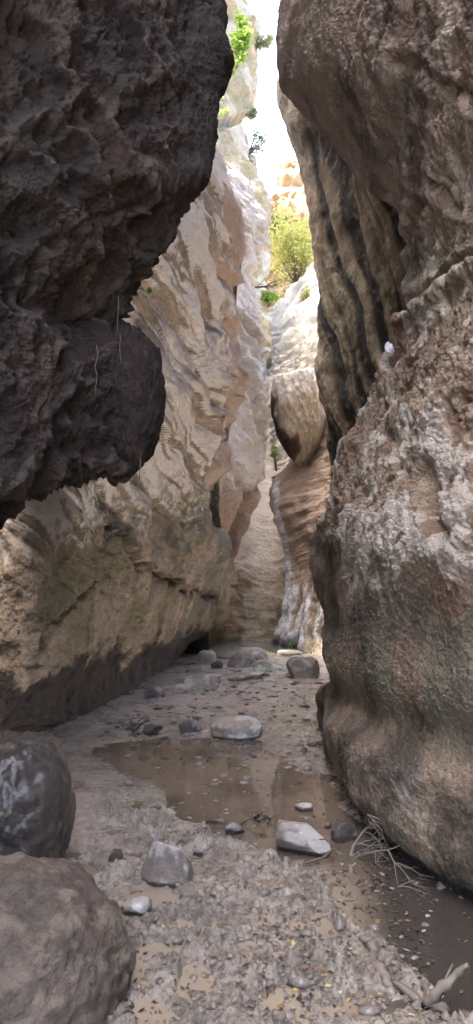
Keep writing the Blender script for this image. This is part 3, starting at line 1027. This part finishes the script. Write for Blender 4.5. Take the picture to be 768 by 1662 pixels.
def ground_height(P):
    px, py = project(np.concatenate([P[:, :2], np.zeros((len(P), 1))], 1))
    P3 = np.concatenate([P[:, :2], np.zeros((len(P), 1))], 1)
    wob = fbm(P3 * 2.2 + 4, 3)
    sx = px + wob * 30; sy = py + fbm(P3 * 2.2 + 44, 3) * 22
    stream = polymask(sx, sy, STREAM, 14)
    pool = polymask(sx, sy, POOL, 22)
    farp = polymask(px, py, FARPOOL, 2)
    water = np.maximum(np.maximum(stream, pool), farp)
    # churned mud in the foreground
    mud = smooth(1262, 1330, sy) * smooth(90, 210, sx + (sy - 1300) * .25)
    mud = np.where(px > 8e4, .5, mud)
    far = smooth(1262, 1180, py)
    w, w2 = worley(P3 * np.array([7, 7, 1]) + fbm(P3 * 5, 3)[:, None] * 1.3)
    w3, w4 = worley(P3 * np.array([19, 19, 1]) + fbm(P3 * 9, 2)[:, None] * 1.2)
    rg = fbm(P3 * 6, 5, .68)
    h = .020 + fbm(P3 * 1.1 + 9, 3) * .022
    lump = fbm(P3 * 3.2 + 70, 3)
    ra = .34 + .66 * smooth(-.12, .18, fbm(P3 * 2.6 + 140, 4, .6))
    h = h + mud * (-.006 + lump * .055 + 1.35 * ra * ((w2 - w - .25) * .06 + (ridged(P3 * 6, 4, .6) - .35) * .045 + (w4 - w3 - .2) * .028 + (ridged(P3 * 21, 3, .7) - .35) * .016) + fbm(P3 * 30, 3, .7) * .004)
    h = h + (1 - mud) * (rg * .014 + fbm(P3 * 14, 3, .6) * .008 + (w4 - w3) * .006)
    h = h + far * (.03 * smooth(1180, 1100, py) + np.abs(fbm(P3 * 4 + 2, 4, .65)) * .03)
    h = h + smooth(1180, 1120, py) * smooth(360, 430, px) * .05
    for (ex, ey, ew, eh) in PUDDLES:
        e = ((sx - ex) / ew) ** 2 + ((sy - ey) / eh) ** 2
        h = h - .075 * smooth(1.5, .55, e)
    h = h * (1 - water * .8) - water * .050 + water * fbm(P3 * 3, 4, .6) * .03
    # raise towards the rock walls so their feet are bedded
    return h, water, mud, px, py

ys = np.concatenate([np.linspace(-60, -6, 12)[:-1], np.linspace(-6, 2.1, 34)[:-1],
                     [groundY(v) for v in np.arange(1760, 1200, -1.05)], [groundY(v) for v in np.arange(1200, 1040, -.8)], np.geomspace(22, 400, 40)])
ys = np.unique(ys)
nxn = 560
t = np.linspace(-1, 1, nxn)
def xs_at(y):
    half = max(1.7, .46 * y + .55) if y > 0 else 4
    return t * half + np.sign(t) * np.maximum(np.abs(t) - .96, 0) / .04 * 80
G = np.zeros((len(ys), nxn, 3))
for k, y in enumerate(ys):
    G[k, :, 0] = xs_at(y); G[k, :, 1] = y
GP = G.reshape(-1, 3)
h, water, mud, gx, gy = ground_height(GP)
GP[:, 2] = h
gm, nt, bs, _ = new_mat('gorge_mud')
n = N(nt)
geo = n.nt.nodes.new('ShaderNodeNewGeometry')
mudc = n.mix(n.ramp(n.noise(4, 8, .65), .35, .65), (.155, .128, .098), (.30, .258, .205))
mudc = n.mix(n.ramp(n.noise(20, 7, .75), .46, .62, 0, .9), mudc, (.07, .053, .04))
mudc = n.mix(n.ramp(n.noise(60, 4, .7), .58, .72, 0, .5), mudc, (.36, .33, .30))
sand = n.mix(n.noise(30, 5), (.30, .23, .18), (.40, .33, .27))
base = n.mix(n.attr('sand'), mudc, sand)
base = n.mix(n.attr('water'), base, (.15, .11, .08))
nt.links.new(base, bs.inputs['Base Color'])
rr = n.math('ADD', n.ramp(n.noise(9, 6, .6), .35, .65, .10, .42), n.math('MULTIPLY', n.attr('sand'), .4))
nt.links.new(rr, bs.inputs['Roughness'])
bs.inputs['Specular IOR Level'].default_value = .6
nb = n.bump(n.noise(22, 8, .72, .3), .8, .04)
nb = n.bump(n.noise(110, 4, .7), .5, .01, nb)
nt.links.new(nb, bs.inputs['Normal'])
film = n.math('MULTIPLY', n.ramp(n.noise(5, 5, .6), .30, .50), n.math('SUBTRACT', 1., n.math('MULTIPLY', n.attr('sand'), .6)))
nt.links.new(film, bs.inputs['Coat Weight'])
bs.inputs['Coat Roughness'].default_value = .06
bs.inputs['Coat IOR'].default_value = 1.5
nt.links.new(n.bump(n.noise(18, 6, .7), 1.0, .045), bs.inputs['Coat Normal'])
sandm = smooth(1195, 1140, gy) * .55 + .65 * smooth(230, 120, gx) * smooth(1230, 1270, gy) * smooth(1450, 1400, gy)
g = mesh_obj('ground', GP, grid_faces(len(ys), nxn)[:, ::-1], gm, attrs={'water': water, 'sand': np.clip(sandm, 0, 1) * smooth(-.3, .1, fbm(GP * 2, 3)), 'mud': mud}, origin=(0, 0, 0))
# make sure the sheet faces up
if g.data.polygons[0].normal.z < 0:
    g.data.flip_normals()
props(g, kind='structure')

def water_mat(name, col, rough, wave=.15):
    m, nt, b, o = new_mat(name)
    n = N(nt)
    cc = n.mix(n.ramp(n.noise(1.3, 5, .6), .35, .65), col, tuple(c * .7 for c in col))
    nt.links.new(cc, b.inputs['Base Color'])
    b.inputs['Roughness'].default_value = rough
    b.inputs['IOR'].default_value = 1.33
    b.inputs['Specular IOR Level'].default_value = .5
    nt.links.new(n.bump(n.noise(6, 3, .5), wave, .01), b.inputs['Normal'])
    return m
# muddy water that fills every hollow of the near floor
def sheet(name, pts, z, mat):
    me_v = np.array([(x, y, z) for x, y in pts])
    o = mesh_obj(name, me_v, [list(range(len(pts)))], mat, origin=(0, 0, 0), smooth_shade=False)
    if o.data.polygons[0].normal.z < 0: o.data.flip_normals()
    props(o, kind='structure')
    return o
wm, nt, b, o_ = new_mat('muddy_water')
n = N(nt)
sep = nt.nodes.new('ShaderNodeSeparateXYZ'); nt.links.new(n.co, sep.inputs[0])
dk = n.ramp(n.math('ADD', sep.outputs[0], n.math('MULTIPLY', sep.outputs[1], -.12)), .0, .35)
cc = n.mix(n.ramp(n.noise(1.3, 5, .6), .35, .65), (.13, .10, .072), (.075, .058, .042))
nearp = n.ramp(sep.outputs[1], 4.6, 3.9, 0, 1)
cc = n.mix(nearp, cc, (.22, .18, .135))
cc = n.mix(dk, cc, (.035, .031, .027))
nt.links.new(cc, b.inputs['Base Color'])
b.inputs['Roughness'].default_value = .03
b.inputs['IOR'].default_value = 1.33
b.inputs['Specular IOR Level'].default_value = .8
nt.links.new(n.bump(n.noise(5, 3, .5), .12, .01), b.inputs['Normal'])
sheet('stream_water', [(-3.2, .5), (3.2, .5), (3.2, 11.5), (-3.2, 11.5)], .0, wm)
sheet('pool_water', [tuple(gp(x, y)[:2]) for x, y in ((330, 1068), (420, 1082), (560, 1090), (560, 1038), (330, 1038))], .07, water_mat('clear_pool_water', (.16, .17, .17), .10, .5))

# ------------------------------------------------------------------ litter (uncountable)
def gheight_at(X):
    hh, *_ = ground_height(X)
    return np.maximum(hh, 0.0)
def leafs(name, count, regions, size, cols, kind='stuff', label=None, cat=None, curl=.3, zoff=.004):
    pts = []
    for (x0, y0, x1, y1, wgt) in regions:
        k = int(count * wgt)
        a = rng.rand(k, 2)
        for u, v in a:
            pts.append(gp(x0 + (x1 - x0) * u, y0 + (y1 - y0) * v))
    P = np.array(pts)
    P[:, 2] = gheight_at(P) + zoff
    V, Fc, mi = [], [], []
    for k, p in enumerate(P):
        s = size * rng.uniform(.5, 1.5)
        a = rng.rand() * 6.28
        ax = np.array([math.cos(a), math.sin(a), rng.uniform(-.35, .35)]) * s
        bx = np.array([-math.sin(a), math.cos(a), rng.uniform(-.5, .5)]) * s * rng.uniform(.3, .6)
        up = np.array([0, 0, 1]) * s * curl * rng.rand()
        b0 = len(V)
        V += [p - ax, p - bx * 1.0 + up * .5, p + ax + up, p + bx + up * .5]
        Fc.append((b0, b0 + 1, b0 + 2, b0 + 3))
        mi.append(rng.choice(len(cols), p=[c[1] for c in cols]))
    o = mesh_obj(name, np.array(V), Fc, None, mats=[c[0] for c in cols], midx=mi, origin=(0, 0, 0), smooth_shade=False)
    props(o, label, cat, kind=kind)
    return o
def plain(name, col, rough=.6, var=.5, transl=0, scale=8):
    m, nt, b, out = new_mat(name)
    n = N(nt)
    nt.links.new(n.mix(n.noise(scale, 4), tuple(c * (1 - var) for c in col), tuple(min(1, c * (1 + var)) for c in col)), b.inputs['Base Color'])
    b.inputs['Roughness'].default_value = rough
    if transl:
        tr = nt.nodes.new('ShaderNodeBsdfTranslucent')
        tr.inputs[0].default_value = (col[0] * 1.6, col[1] * 1.6, col[2], 1)
        mx = nt.nodes.new('ShaderNodeMixShader'); mx.inputs[0].default_value = transl
        nt.links.new(b.outputs[0], mx.inputs[1]); nt.links.new(tr.outputs[0], mx.inputs[2]); nt.links.new(mx.outputs[0], out.inputs[0])
    return m
LB = plain('dead_leaf_brown', (.12, .07, .04)); LY = plain('dead_leaf_yellow', (.30, .215, .07)); LG = plain('dead_leaf_grey', (.26, .24, .21), .4); LD = plain('dead_leaf_dark', (.03, .022, .018), .4)
leafs('leaf_litter', 1700, [(200, 1290, 560, 1662, .4), (420, 1420, 700, 1662, .3), (540, 1400, 640, 1480, .08), (600, 1440, 768, 1662, .03), (200, 1180, 530, 1290, .14), (240, 1085, 320, 1110, .04), (300, 1110, 520, 1180, .04)], .0135,
      [(LB, .42), (LY, .03), (LG, .10), (LD, .45)], label='fallen leaves and bark scraps strewn over the wet mud', cat='leaf litter')
def pebble_field(name, count, regions, size, mat, label, cat):
    if 1 not in ICO: ICO[1] = ico(1)
    V0, F0 = ICO[1]
    pts = []
    for (x0, y0, x1, y1, w) in regions:
        for u, v in rng.rand(int(count * w), 2):
            pts.append(gp(x0 + (x1 - x0) * u, y0 + (y1 - y0) * v))
    P = np.array(pts); P[:, 2] = gheight_at(P)
    V, Fc = [], []
    for k, p in enumerate(P):
        s = size * np.exp(rng.normal() * .5) * (p[1] / 5) ** .4
        j = V0 * (1 + .35 * rng.uniform(-1, 1, size=(len(V0), 1))) * np.array([1, rng.uniform(.5, 1), rng.uniform(.25, .5)])
        a = rng.rand() * 6.28
        R = np.array([[math.cos(a), -math.sin(a), 0], [math.sin(a), math.cos(a), 0], [0, 0, 1]])
        Fc.append(F0 + len(V0) * k)
        V.append(j @ R.T * s + p)
    V = np.concatenate(V)
    o = mesh_obj(name, V, np.concatenate(Fc), mat, origin=(0, 0, 0), attrs={k: np.zeros(len(V)) for k in ('crust', 'stain_shade', 'moss', 'red', 'wet')})
    props(o, label, cat, kind='stuff')
pebble_field('mud_clods', 320, [(210, 1300, 560, 1662, .6), (380, 1500, 700, 1662, .2), (200, 1200, 530, 1290, .2)], .022, M['wetstone'], 'small wet clods and grit in the churned mud', 'clods')
pebble_field('gravel', 380, [(150, 1150, 530, 1240, .6), (300, 1095, 530, 1150, .4)], .022, M['darkstone'], 'dark and grey pebbles scattered on the far floor', 'gravel')

# ------------------------------------------------------------------ wood
M['driftwood'] = plain('driftwood', (.13, .11, .09), .8, .6, scale=20)
M['darkwood'] = plain('wet_wood', (.07, .05, .038), .45, .4, scale=20)
M['twig'] = plain('bleached_twig', (.115, .097, .082), .7, .4, scale=20)
M['root'] = plain('dry_root', (.085, .068, .055), .8, .4, scale=20)
def tube(paths, sides=6):
    V, Fc = [], []
    for pts, radii in paths:
        pts = [np.array(p, float) for p in pts]
        b0 = len(V)
        for k, p in enumerate(pts):
            d = (pts[min(k + 1, len(pts) - 1)] - pts[max(k - 1, 0)])
            d /= np.linalg.norm(d) + 1e-9
            a = np.cross(d, [0, 0, 1.0]) if abs(d[2]) < .9 else np.cross(d, [1.0, 0, 0])
            a /= np.linalg.norm(a); b = np.cross(d, a)
            for j in range(sides):
                an = j / sides * 6.2832
                V.append(p + (a * math.cos(an) + b * math.sin(an)) * radii[k] * (1 + .18 * math.sin(j * 2.3 + k)))
        for k in range(len(pts) - 1):
            for j in range(sides):
                Fc.append((b0 + k * sides + j, b0 + k * sides + (j + 1) % sides, b0 + (k + 1) * sides + (j + 1) % sides, b0 + (k + 1) * sides + j))
        c0 = b0 + (len(pts) - 1) * sides
        V.append(pts[-1]); e = len(V) - 1
        V.append(pts[0]); s0 = len(V) - 1
        for j in range(sides):
            Fc.append((c0 + j, c0 + (j + 1) % sides, e, e))
            Fc.append((b0 + (j + 1) % sides, b0 + j, s0, s0))
    return np.array(V), Fc
def tube_obj(name, paths, mat, parent=None, sides=6):
    import bmesh
    V, Fc = tube(paths, sides)
    me = bpy.data.meshes.new(name)
    org = V.mean(0) if parent is None else np.array(parent.location)
    if parent is None: org[2] = V[:, 2].min()
    me.from_pydata([tuple(v) for v in (V - org)], [], [tuple(dict.fromkeys(f)) for f in Fc])
    me.polygons.foreach_set('use_smooth', [True] * len(me.polygons))
    me.materials.append(mat)
    o = bpy.data.objects.new(name, me); COL.objects.link(o)
    if parent is None: o.location = org
    else: o.parent = parent
    return o
def wig(p0, p1, n, amp, rs=random):
    p0, p1 = np.array(p0), np.array(p1)
    res = []
    L = np.linalg.norm(p1 - p0)
    for k in range(n + 1):
        t_ = k / n
        res.append(p0 + (p1 - p0) * t_ + np.array([rs.uniform(-1, 1) for _ in range(3)]) * amp * L * (0 < k < n))
    return res

def crooked(pts, radii, n=4, amp=.10, seed=0):
    rr = random.Random(seed)
    P, R = [], []
    for k in range(len(pts) - 1):
        L = np.linalg.norm(np.array(pts[k + 1]) - np.array(pts[k]))
        for j in range(n):
            t_ = j / n
            q = np.array(pts[k]) * (1 - t_) + np.array(pts[k + 1]) * t_
            P.append(q + np.array([rr.uniform(-1, 1) for _ in range(3)]) * amp * L)
            R.append((radii[k] * (1 - t_) + radii[k + 1] * t_) * rr.uniform(.75, 1.25))
    P.append(pts[-1]); R.append(radii[-1])
    return P, R
# driftwood log and forked branch in the bottom right
L1 = [gp(606, 1525, .03), gp(604, 1545, .035), gp(612, 1570, .035), gp(628, 1595, .02), gp(640, 1606, .0)]
o = tube_obj('log', [crooked(L1, [.014, .02, .024, .018, .008], seed=2), ([gp(606, 1530, .03), gp(585, 1522, .05)], [.018, .012])], M['driftwood'], sides=9)
props(o, 'short curved grey log half buried in mud at the pool edge', 'log')
bb = [gp(690, 1632, .02), gp(712, 1608, .09), gp(738, 1585, .14), gp(760, 1566, .20)]
o = tube_obj('driftwood', [crooked(bb, [.02, .018, .015, .008], 4, .07, 4), crooked([bb[1], bb[1] + np.array([.07, .05, .07])], [.008, .003], 4, .1, 5), ([gp(688, 1630, .01), gp(650, 1600, .03), gp(630, 1590, .02)], [.016, .012, .006])], M['driftwood'], sides=9)
props(o, 'pale driftwood branch jutting from the dark pool at the bottom right', 'driftwood')
o = tube_obj('stick', [([gp(470, 1408, .01), gp(500, 1400, .02), gp(525, 1392, .04), gp(540, 1380, .07), gp(540, 1372, .09), gp(528, 1362, .10), gp(510, 1364, .09)], [.006, .008, .007, .006, .005, .004, .003])], M['darkwood'])
props(o, 'curved dark stick beside the blocky stone', 'stick')
o = tube_obj('stick', [([gp(391, 1337, .01), gp(406, 1328, .04), gp(430, 1315, .09)], [.007, .006, .004]), ([gp(420, 1323, .07), gp(412, 1318, .1)], [.003, .002])], M['darkwood'])
props(o, 'straight thin stick poking out of the brown water', 'stick')
o = tube_obj('stick', [([gp(335, 1333, .02), gp(350, 1331, .03), gp(368, 1336, .02)], [.01, .012, .008])], M['darkwood'])
props(o, 'short thick stick lying on the edge of the mud', 'stick')
paths = []
for k in range(9):
    a = gp(408 + 3.5 * k, 1328 + random.uniform(-3, 3), .01)
    paths.append((wig(a, a + np.array([random.uniform(-.04, .04), random.uniform(-.03, .03), random.uniform(.01, .05)]), 3, .2), [.012, .014, .012, .005]))
o = tube_obj('bark_clump', paths, M['darkwood'])
props(o, 'black clump of rotten bark at the end of the straight thin stick', 'bark')
paths = []
for k in range(12):
    a = gp(190 + random.uniform(0, 35), 1180 + random.uniform(-4, 8), .01)
    paths.append((wig(a, a + np.array([random.uniform(-.25, .25), random.uniform(-.1, .2), random.uniform(.02, .16)]), 4, .12), [.008, .007, .006, .004, .002]))
o = tube_obj('twig_heap', paths, M['darkwood'])
props(o, 'small dark twig heap on the shore below the left wall', 'twigs')

# bleached twig tangle by the right rock
random.seed(5)
root = gp(570, 1418, 0.0)
o = bpy.data.objects.new('fallen_branch', None); COL.objects.link(o); o.location = root
bpy.context.view_layer.update()
props(o, 'bleached bare branch with tangled twigs standing by the foot of the right rock', 'branch')
def P_(px, py, Y): return at(px, py, Y)
stem = [root, P_(568, 1395, 4.5), P_(574, 1372, 4.55), P_(590, 1350, 4.6), P_(600, 1335, 4.6), P_(596, 1322, 4.55)]
stem2 = [P_(566, 1400, 4.5), P_(585, 1388, 4.45), P_(610, 1382, 4.4), P_(630, 1380, 4.35), P_(640, 1400, 4.2), P_(646, 1440, 4.05)]
tube_obj('stem', [(stem, [.012, .011, .009, .007, .005, .003])], M['twig'], parent=o)
tube_obj('stem', [(stem2, [.010, .008, .007, .006, .004, .002])], M['twig'], parent=o)
paths = []
def grow(p, d, L, r, depth):
    pts = [p]
    for k in range(4):
        d = d + np.array([random.uniform(-.35, .35), random.uniform(-.3, .3), random.uniform(-.38, .26)])
        d = d / np.linalg.norm(d)
        p = p + d * L / 4
        if p[2] < .01: p[2] = .01
        pts.append(p)
    paths.append((pts, [r, r * .9, r * .75, r * .6, r * .4]))
    if depth:
        for q in range(2):
            grow(pts[random.choice([2, 3, 4])], d + np.array([random.uniform(-.9, .9), random.uniform(-.6, .6), random.uniform(-.7, .7)]), L * .65, r * .6, depth - 1)
for s in (stem[1:], stem2[1:]):
    for p in s:
        for q in range(2):
            grow(p, np.array([random.uniform(-.3, 1), random.uniform(-.6, .3), random.uniform(-.5, .7)]), random.uniform(.10, .2), .0035, 2)
tube_obj('twigs', paths, M['twig'], parent=o, sides=4)

# dry roots hanging off the overhang
for (x0, y0, x1, y1, Y, lab) in ((157, 560, 155, 645, 4.75, 'thin pale root hanging down the middle of the dark overhang'),
                            (192, 480, 192, 540, 5.1, 'short dry root hanging at the notch of the dark overhang'),
                            (196, 545, 197, 625, 5.1, 'dry root hanging beside the lower bulge of the overhang'),
                            (228, 745, 226, 795, 5.2, 'thread like root hanging below the bulge of the overhang'),
                            (94, 775, 94, 802, 5.0, 'short root tip hanging from the ragged lip of the overhang')):
    o = tube_obj('hanging_root', [(wig(at(x0, y0, Y), at(x1, y1, Y), 5, .03), [.004, .004, .004, .003, .003, .0015])], M['root'])
    props(o, lab, 'root', 'dry roots hanging from the overhang')

# ------------------------------------------------------------------ plants
FG = plain('fresh_leaf', (.16, .26, .05), .6, .4, .45, 2); FY = plain('yellow_green_leaf', (.36, .37, .15), .6, .4, .5, 2)
FD = plain('dull_olive_leaf', (.19, .215, .13), .7, .4, .3, 2); BK = plain('bark', (.12, .09, .07), .8)
def plant(name, label, cat, px, py, w, h, Y, mat, count, leaf, base=None, clumps=9, seed=0, group=None, trunk_r=.05, drop=False):
    """px,py centre of the crown, w,h its size in pixels; base = pixel where it roots"""
    rs = np.random.RandomState(seed)
    s = Y / F
    c = at(px, py, Y)
    rx, rz = w * s / 2, h * s / 2
    bpt = at(base[0], base[1], Y + .2) if base else c - np.array([0, 0, rz])
    e = bpy.data.objects.new(name, None); COL.objects.link(e); e.location = bpt
    props(e, label, cat, group)
    cc = []
    for k in range(clumps):
        d = rs.normal(size=3); d /= np.linalg.norm(d)
        cc.append(c + d * np.array([rx, rx * .8, rz]) * rs.uniform(.25, 1.08))
    V, Fc = [], []
    for k in range(count):
        q = cc[rs.randint(clumps)]
        sp_ = min(rx, rz) * rs.choice([.22, .34, .5])
        p = q + rs.normal(size=3) * sp_ * .7
        a = rs.normal(size=3); a /= np.linalg.norm(a)
        b = np.cross(a, rs.normal(size=3)); b /= np.linalg.norm(b)
        l = leaf * rs.uniform(.6, 1.4)
        i = len(V)
        V += [p - a * l, p - b * l * .4, p + a * l, p + b * l * .4]
        Fc.append((i, i + 1, i + 2, i + 3))
    V = np.array(V) - np.array(bpt)
    me = bpy.data.meshes.new('crown')
    me.from_pydata([tuple(v) for v in V], [], Fc)
    me.materials.append(mat)
    o = bpy.data.objects.new('crown', me); COL.objects.link(o); o.parent = e
    paths = []
    for q in cc:
        m = (np.array(bpt) + q) / 2 + rs.normal(size=3) * rx * .1
        paths.append(([bpt, m, q], [trunk_r, trunk_r * .6, trunk_r * .2]))
    tube_obj('stems' if cat != 'tree' else 'trunk', paths, BK, parent=e, sides=5)
    return e
plant('tree', 'yellow green leafy tree growing on the pale slope below the ochre cliff', 'tree', 472, 408, 84, 135, 33, FY, 3300, .10, base=(486, 470), clumps=60, seed=1, trunk_r=.025)
plant('shrub', 'dull olive shrub left of the yellow green tree', 'shrub', 447, 362, 36, 46, 34, FD, 900, .10, base=(446, 390), clumps=10, seed=2)
plant('shrub', 'bright green little shrub under the bare dead branches', 'shrub', 436, 482, 24, 22, 27.8, FG, 420, .08, base=(436, 498), clumps=6, seed=3)
plant('shrub', 'small green shrub on the pale slope right below the tree', 'shrub', 497, 478, 20, 16, 30, FY, 220, .08, base=(497, 490), clumps=5, seed=4)
plant('shrub', 'bright green bush hanging on top of the cream cliff', 'shrub', 388, 62, 34, 84, 27.5, FG, 1900, .10, base=(384, 110), clumps=18, seed=5)
plant('shrub', 'green tuft at the lower end of the bush on the cream cliff', 'shrub', 374, 112, 14, 16, 27, FG, 200, .08, base=(374, 122), clumps=4, seed=6)
plant('shrub', 'grey green bush jutting into the sky high on the cream cliff', 'shrub', 428, 66, 26, 34, 33, FD, 900, .08, base=(414, 72), clumps=8, seed=7)
plant('shrub', 'grey green bush against the sky at the cream cliff waist', 'shrub', 409, 180, 18, 30, 31, FD, 500, .08, base=(400, 186), clumps=6, seed=8)
plant('shrub', 'feathery sprig reaching into the sky below the waist bush', 'shrub', 418, 232, 24, 38, 30, FD, 170, .09, base=(404, 248), clumps=8, seed=9)
plant('shrub', 'round dull bush on the rim of the ochre cliff', 'shrub', 456, 278, 22, 26, 44, FD, 600, .11, base=(462, 286), clumps=6, seed=10)
plant('sprig', 'small leafy sprig on the smooth cream rock beside the overhang', 'plant', 366, 181, 16, 12, 26.5, FG, 60, .07, base=(367, 188), clumps=4, seed=11, trunk_r=.01)
plant('sprig', 'tiny leafy sprig above the other one on the cream rock', 'plant', 362, 157, 8, 10, 26.5, FG, 30, .06, base=(362, 162), clumps=3, seed=12, trunk_r=.01)
plant('fern', 'green fern seen through the gap left of the wedged boulder', 'plant', 445, 738, 10, 34, 24, FG, 160, .07, base=(449, 765), clumps=5, seed=13, trunk_r=.02)
plant('fern', 'bright green plant beside the far pool', 'plant', 506, 1062, 26, 14, 16.4, FG, 320, .035, base=(506, 1068), clumps=7, seed=14, trunk_r=.01)
plant('fern', 'mossy green tuft at the foot of the flowstone', 'plant', 474, 1048, 10, 16, 18.2, FG, 160, .035, base=(474, 1055), clumps=4, seed=15, trunk_r=.01)
plant('sprig', 'tiny green sprig on the left wall right of the overhang notch', 'plant', 243, 468, 10, 16, 8.5, FG, 40, .03, base=(243, 476), clumps=3, seed=16, trunk_r=.006)
plant('sprig', 'tiny green sprig in the notch of the dark overhang', 'plant', 208, 484, 8, 12, 6.0, FG, 40, .018, base=(206, 488), clumps=3, seed=17, trunk_r=.004)
random.seed(9)
rt = at(414, 466, 20.5)
paths = []
def grow2(p, d, L, r, depth):
    pts = [p]
    for k in range(4):
        d = d + np.array([random.uniform(-.3, .4), random.uniform(-.3, .3), random.uniform(-.4, .3)])
        d = d / np.linalg.norm(d)
        p = p + d * L / 4
        pts.append(p)
    paths.append((pts, [r, r * .85, r * .7, r * .55, r * .4]))
    if depth:
        for q in range(3):
            grow2(pts[random.choice([1, 2, 3, 4])], d + np.array([random.uniform(-.2, .9), random.uniform(-.6, .6), random.uniform(-.8, .6)]), L * .7, r * .6, depth - 1)
grow2(rt, np.array([1, -.2, .25]), .42, .03, 3)
grow2(rt, np.array([.8, .2, -.2]), .35, .025, 2)
o = tube_obj('dead_branch', paths, BK, sides=4)
props(o, 'bare dead branches sticking out of the second left slab', 'branch')

# ------------------------------------------------------------------ light
W = bpy.data.worlds.new('World')
sc.world = W
W.use_nodes = True
nt = W.node_tree
bg = nt.nodes['Background']
sky = nt.nodes.new('ShaderNodeTexSky')
sky.sky_type = 'NISHITA'
sky.sun_disc = False
EL, AZ = 60, 257   # compass-like: direction the sun stands at, measured clockwise from +Y
sky.sun_elevation = math.radians(EL)
sky.sun_rotation = math.radians(AZ)
sky.dust_density = 6
sky.air_density = .6
sky.ozone_density = .4
nt.links.new(sky.outputs[0], bg.inputs[0])
bg.inputs[1].default_value = .15
sd = bpy.data.lights.new('sun', 'SUN')
sd.energy = 4
sd.angle = math.radians(.5)
sd.color = (1, .93, .82)
so = bpy.data.objects.new('sun', sd)
COL.objects.link(so)
a = math.radians(AZ)
v = Vector((math.sin(a) * math.cos(math.radians(EL)), math.cos(a) * math.cos(math.radians(EL)), math.sin(math.radians(EL))))
so.rotation_euler = v.to_track_quat('Z', 'Y').to_euler()
so.location = (0, 0, 30)
sc.view_settings.view_transform = 'Standard'
sc.view_settings.look = 'None'
sc.view_settings.gamma = 1
sc.view_settings.exposure = 3.9
sc.cycles.use_denoising = True
sc.cycles.max_bounces = 8
sc.cycles.diffuse_bounces = 6
sc.cycles.glossy_bounces = 3
sc.cycles.transparent_max_bounces = 4
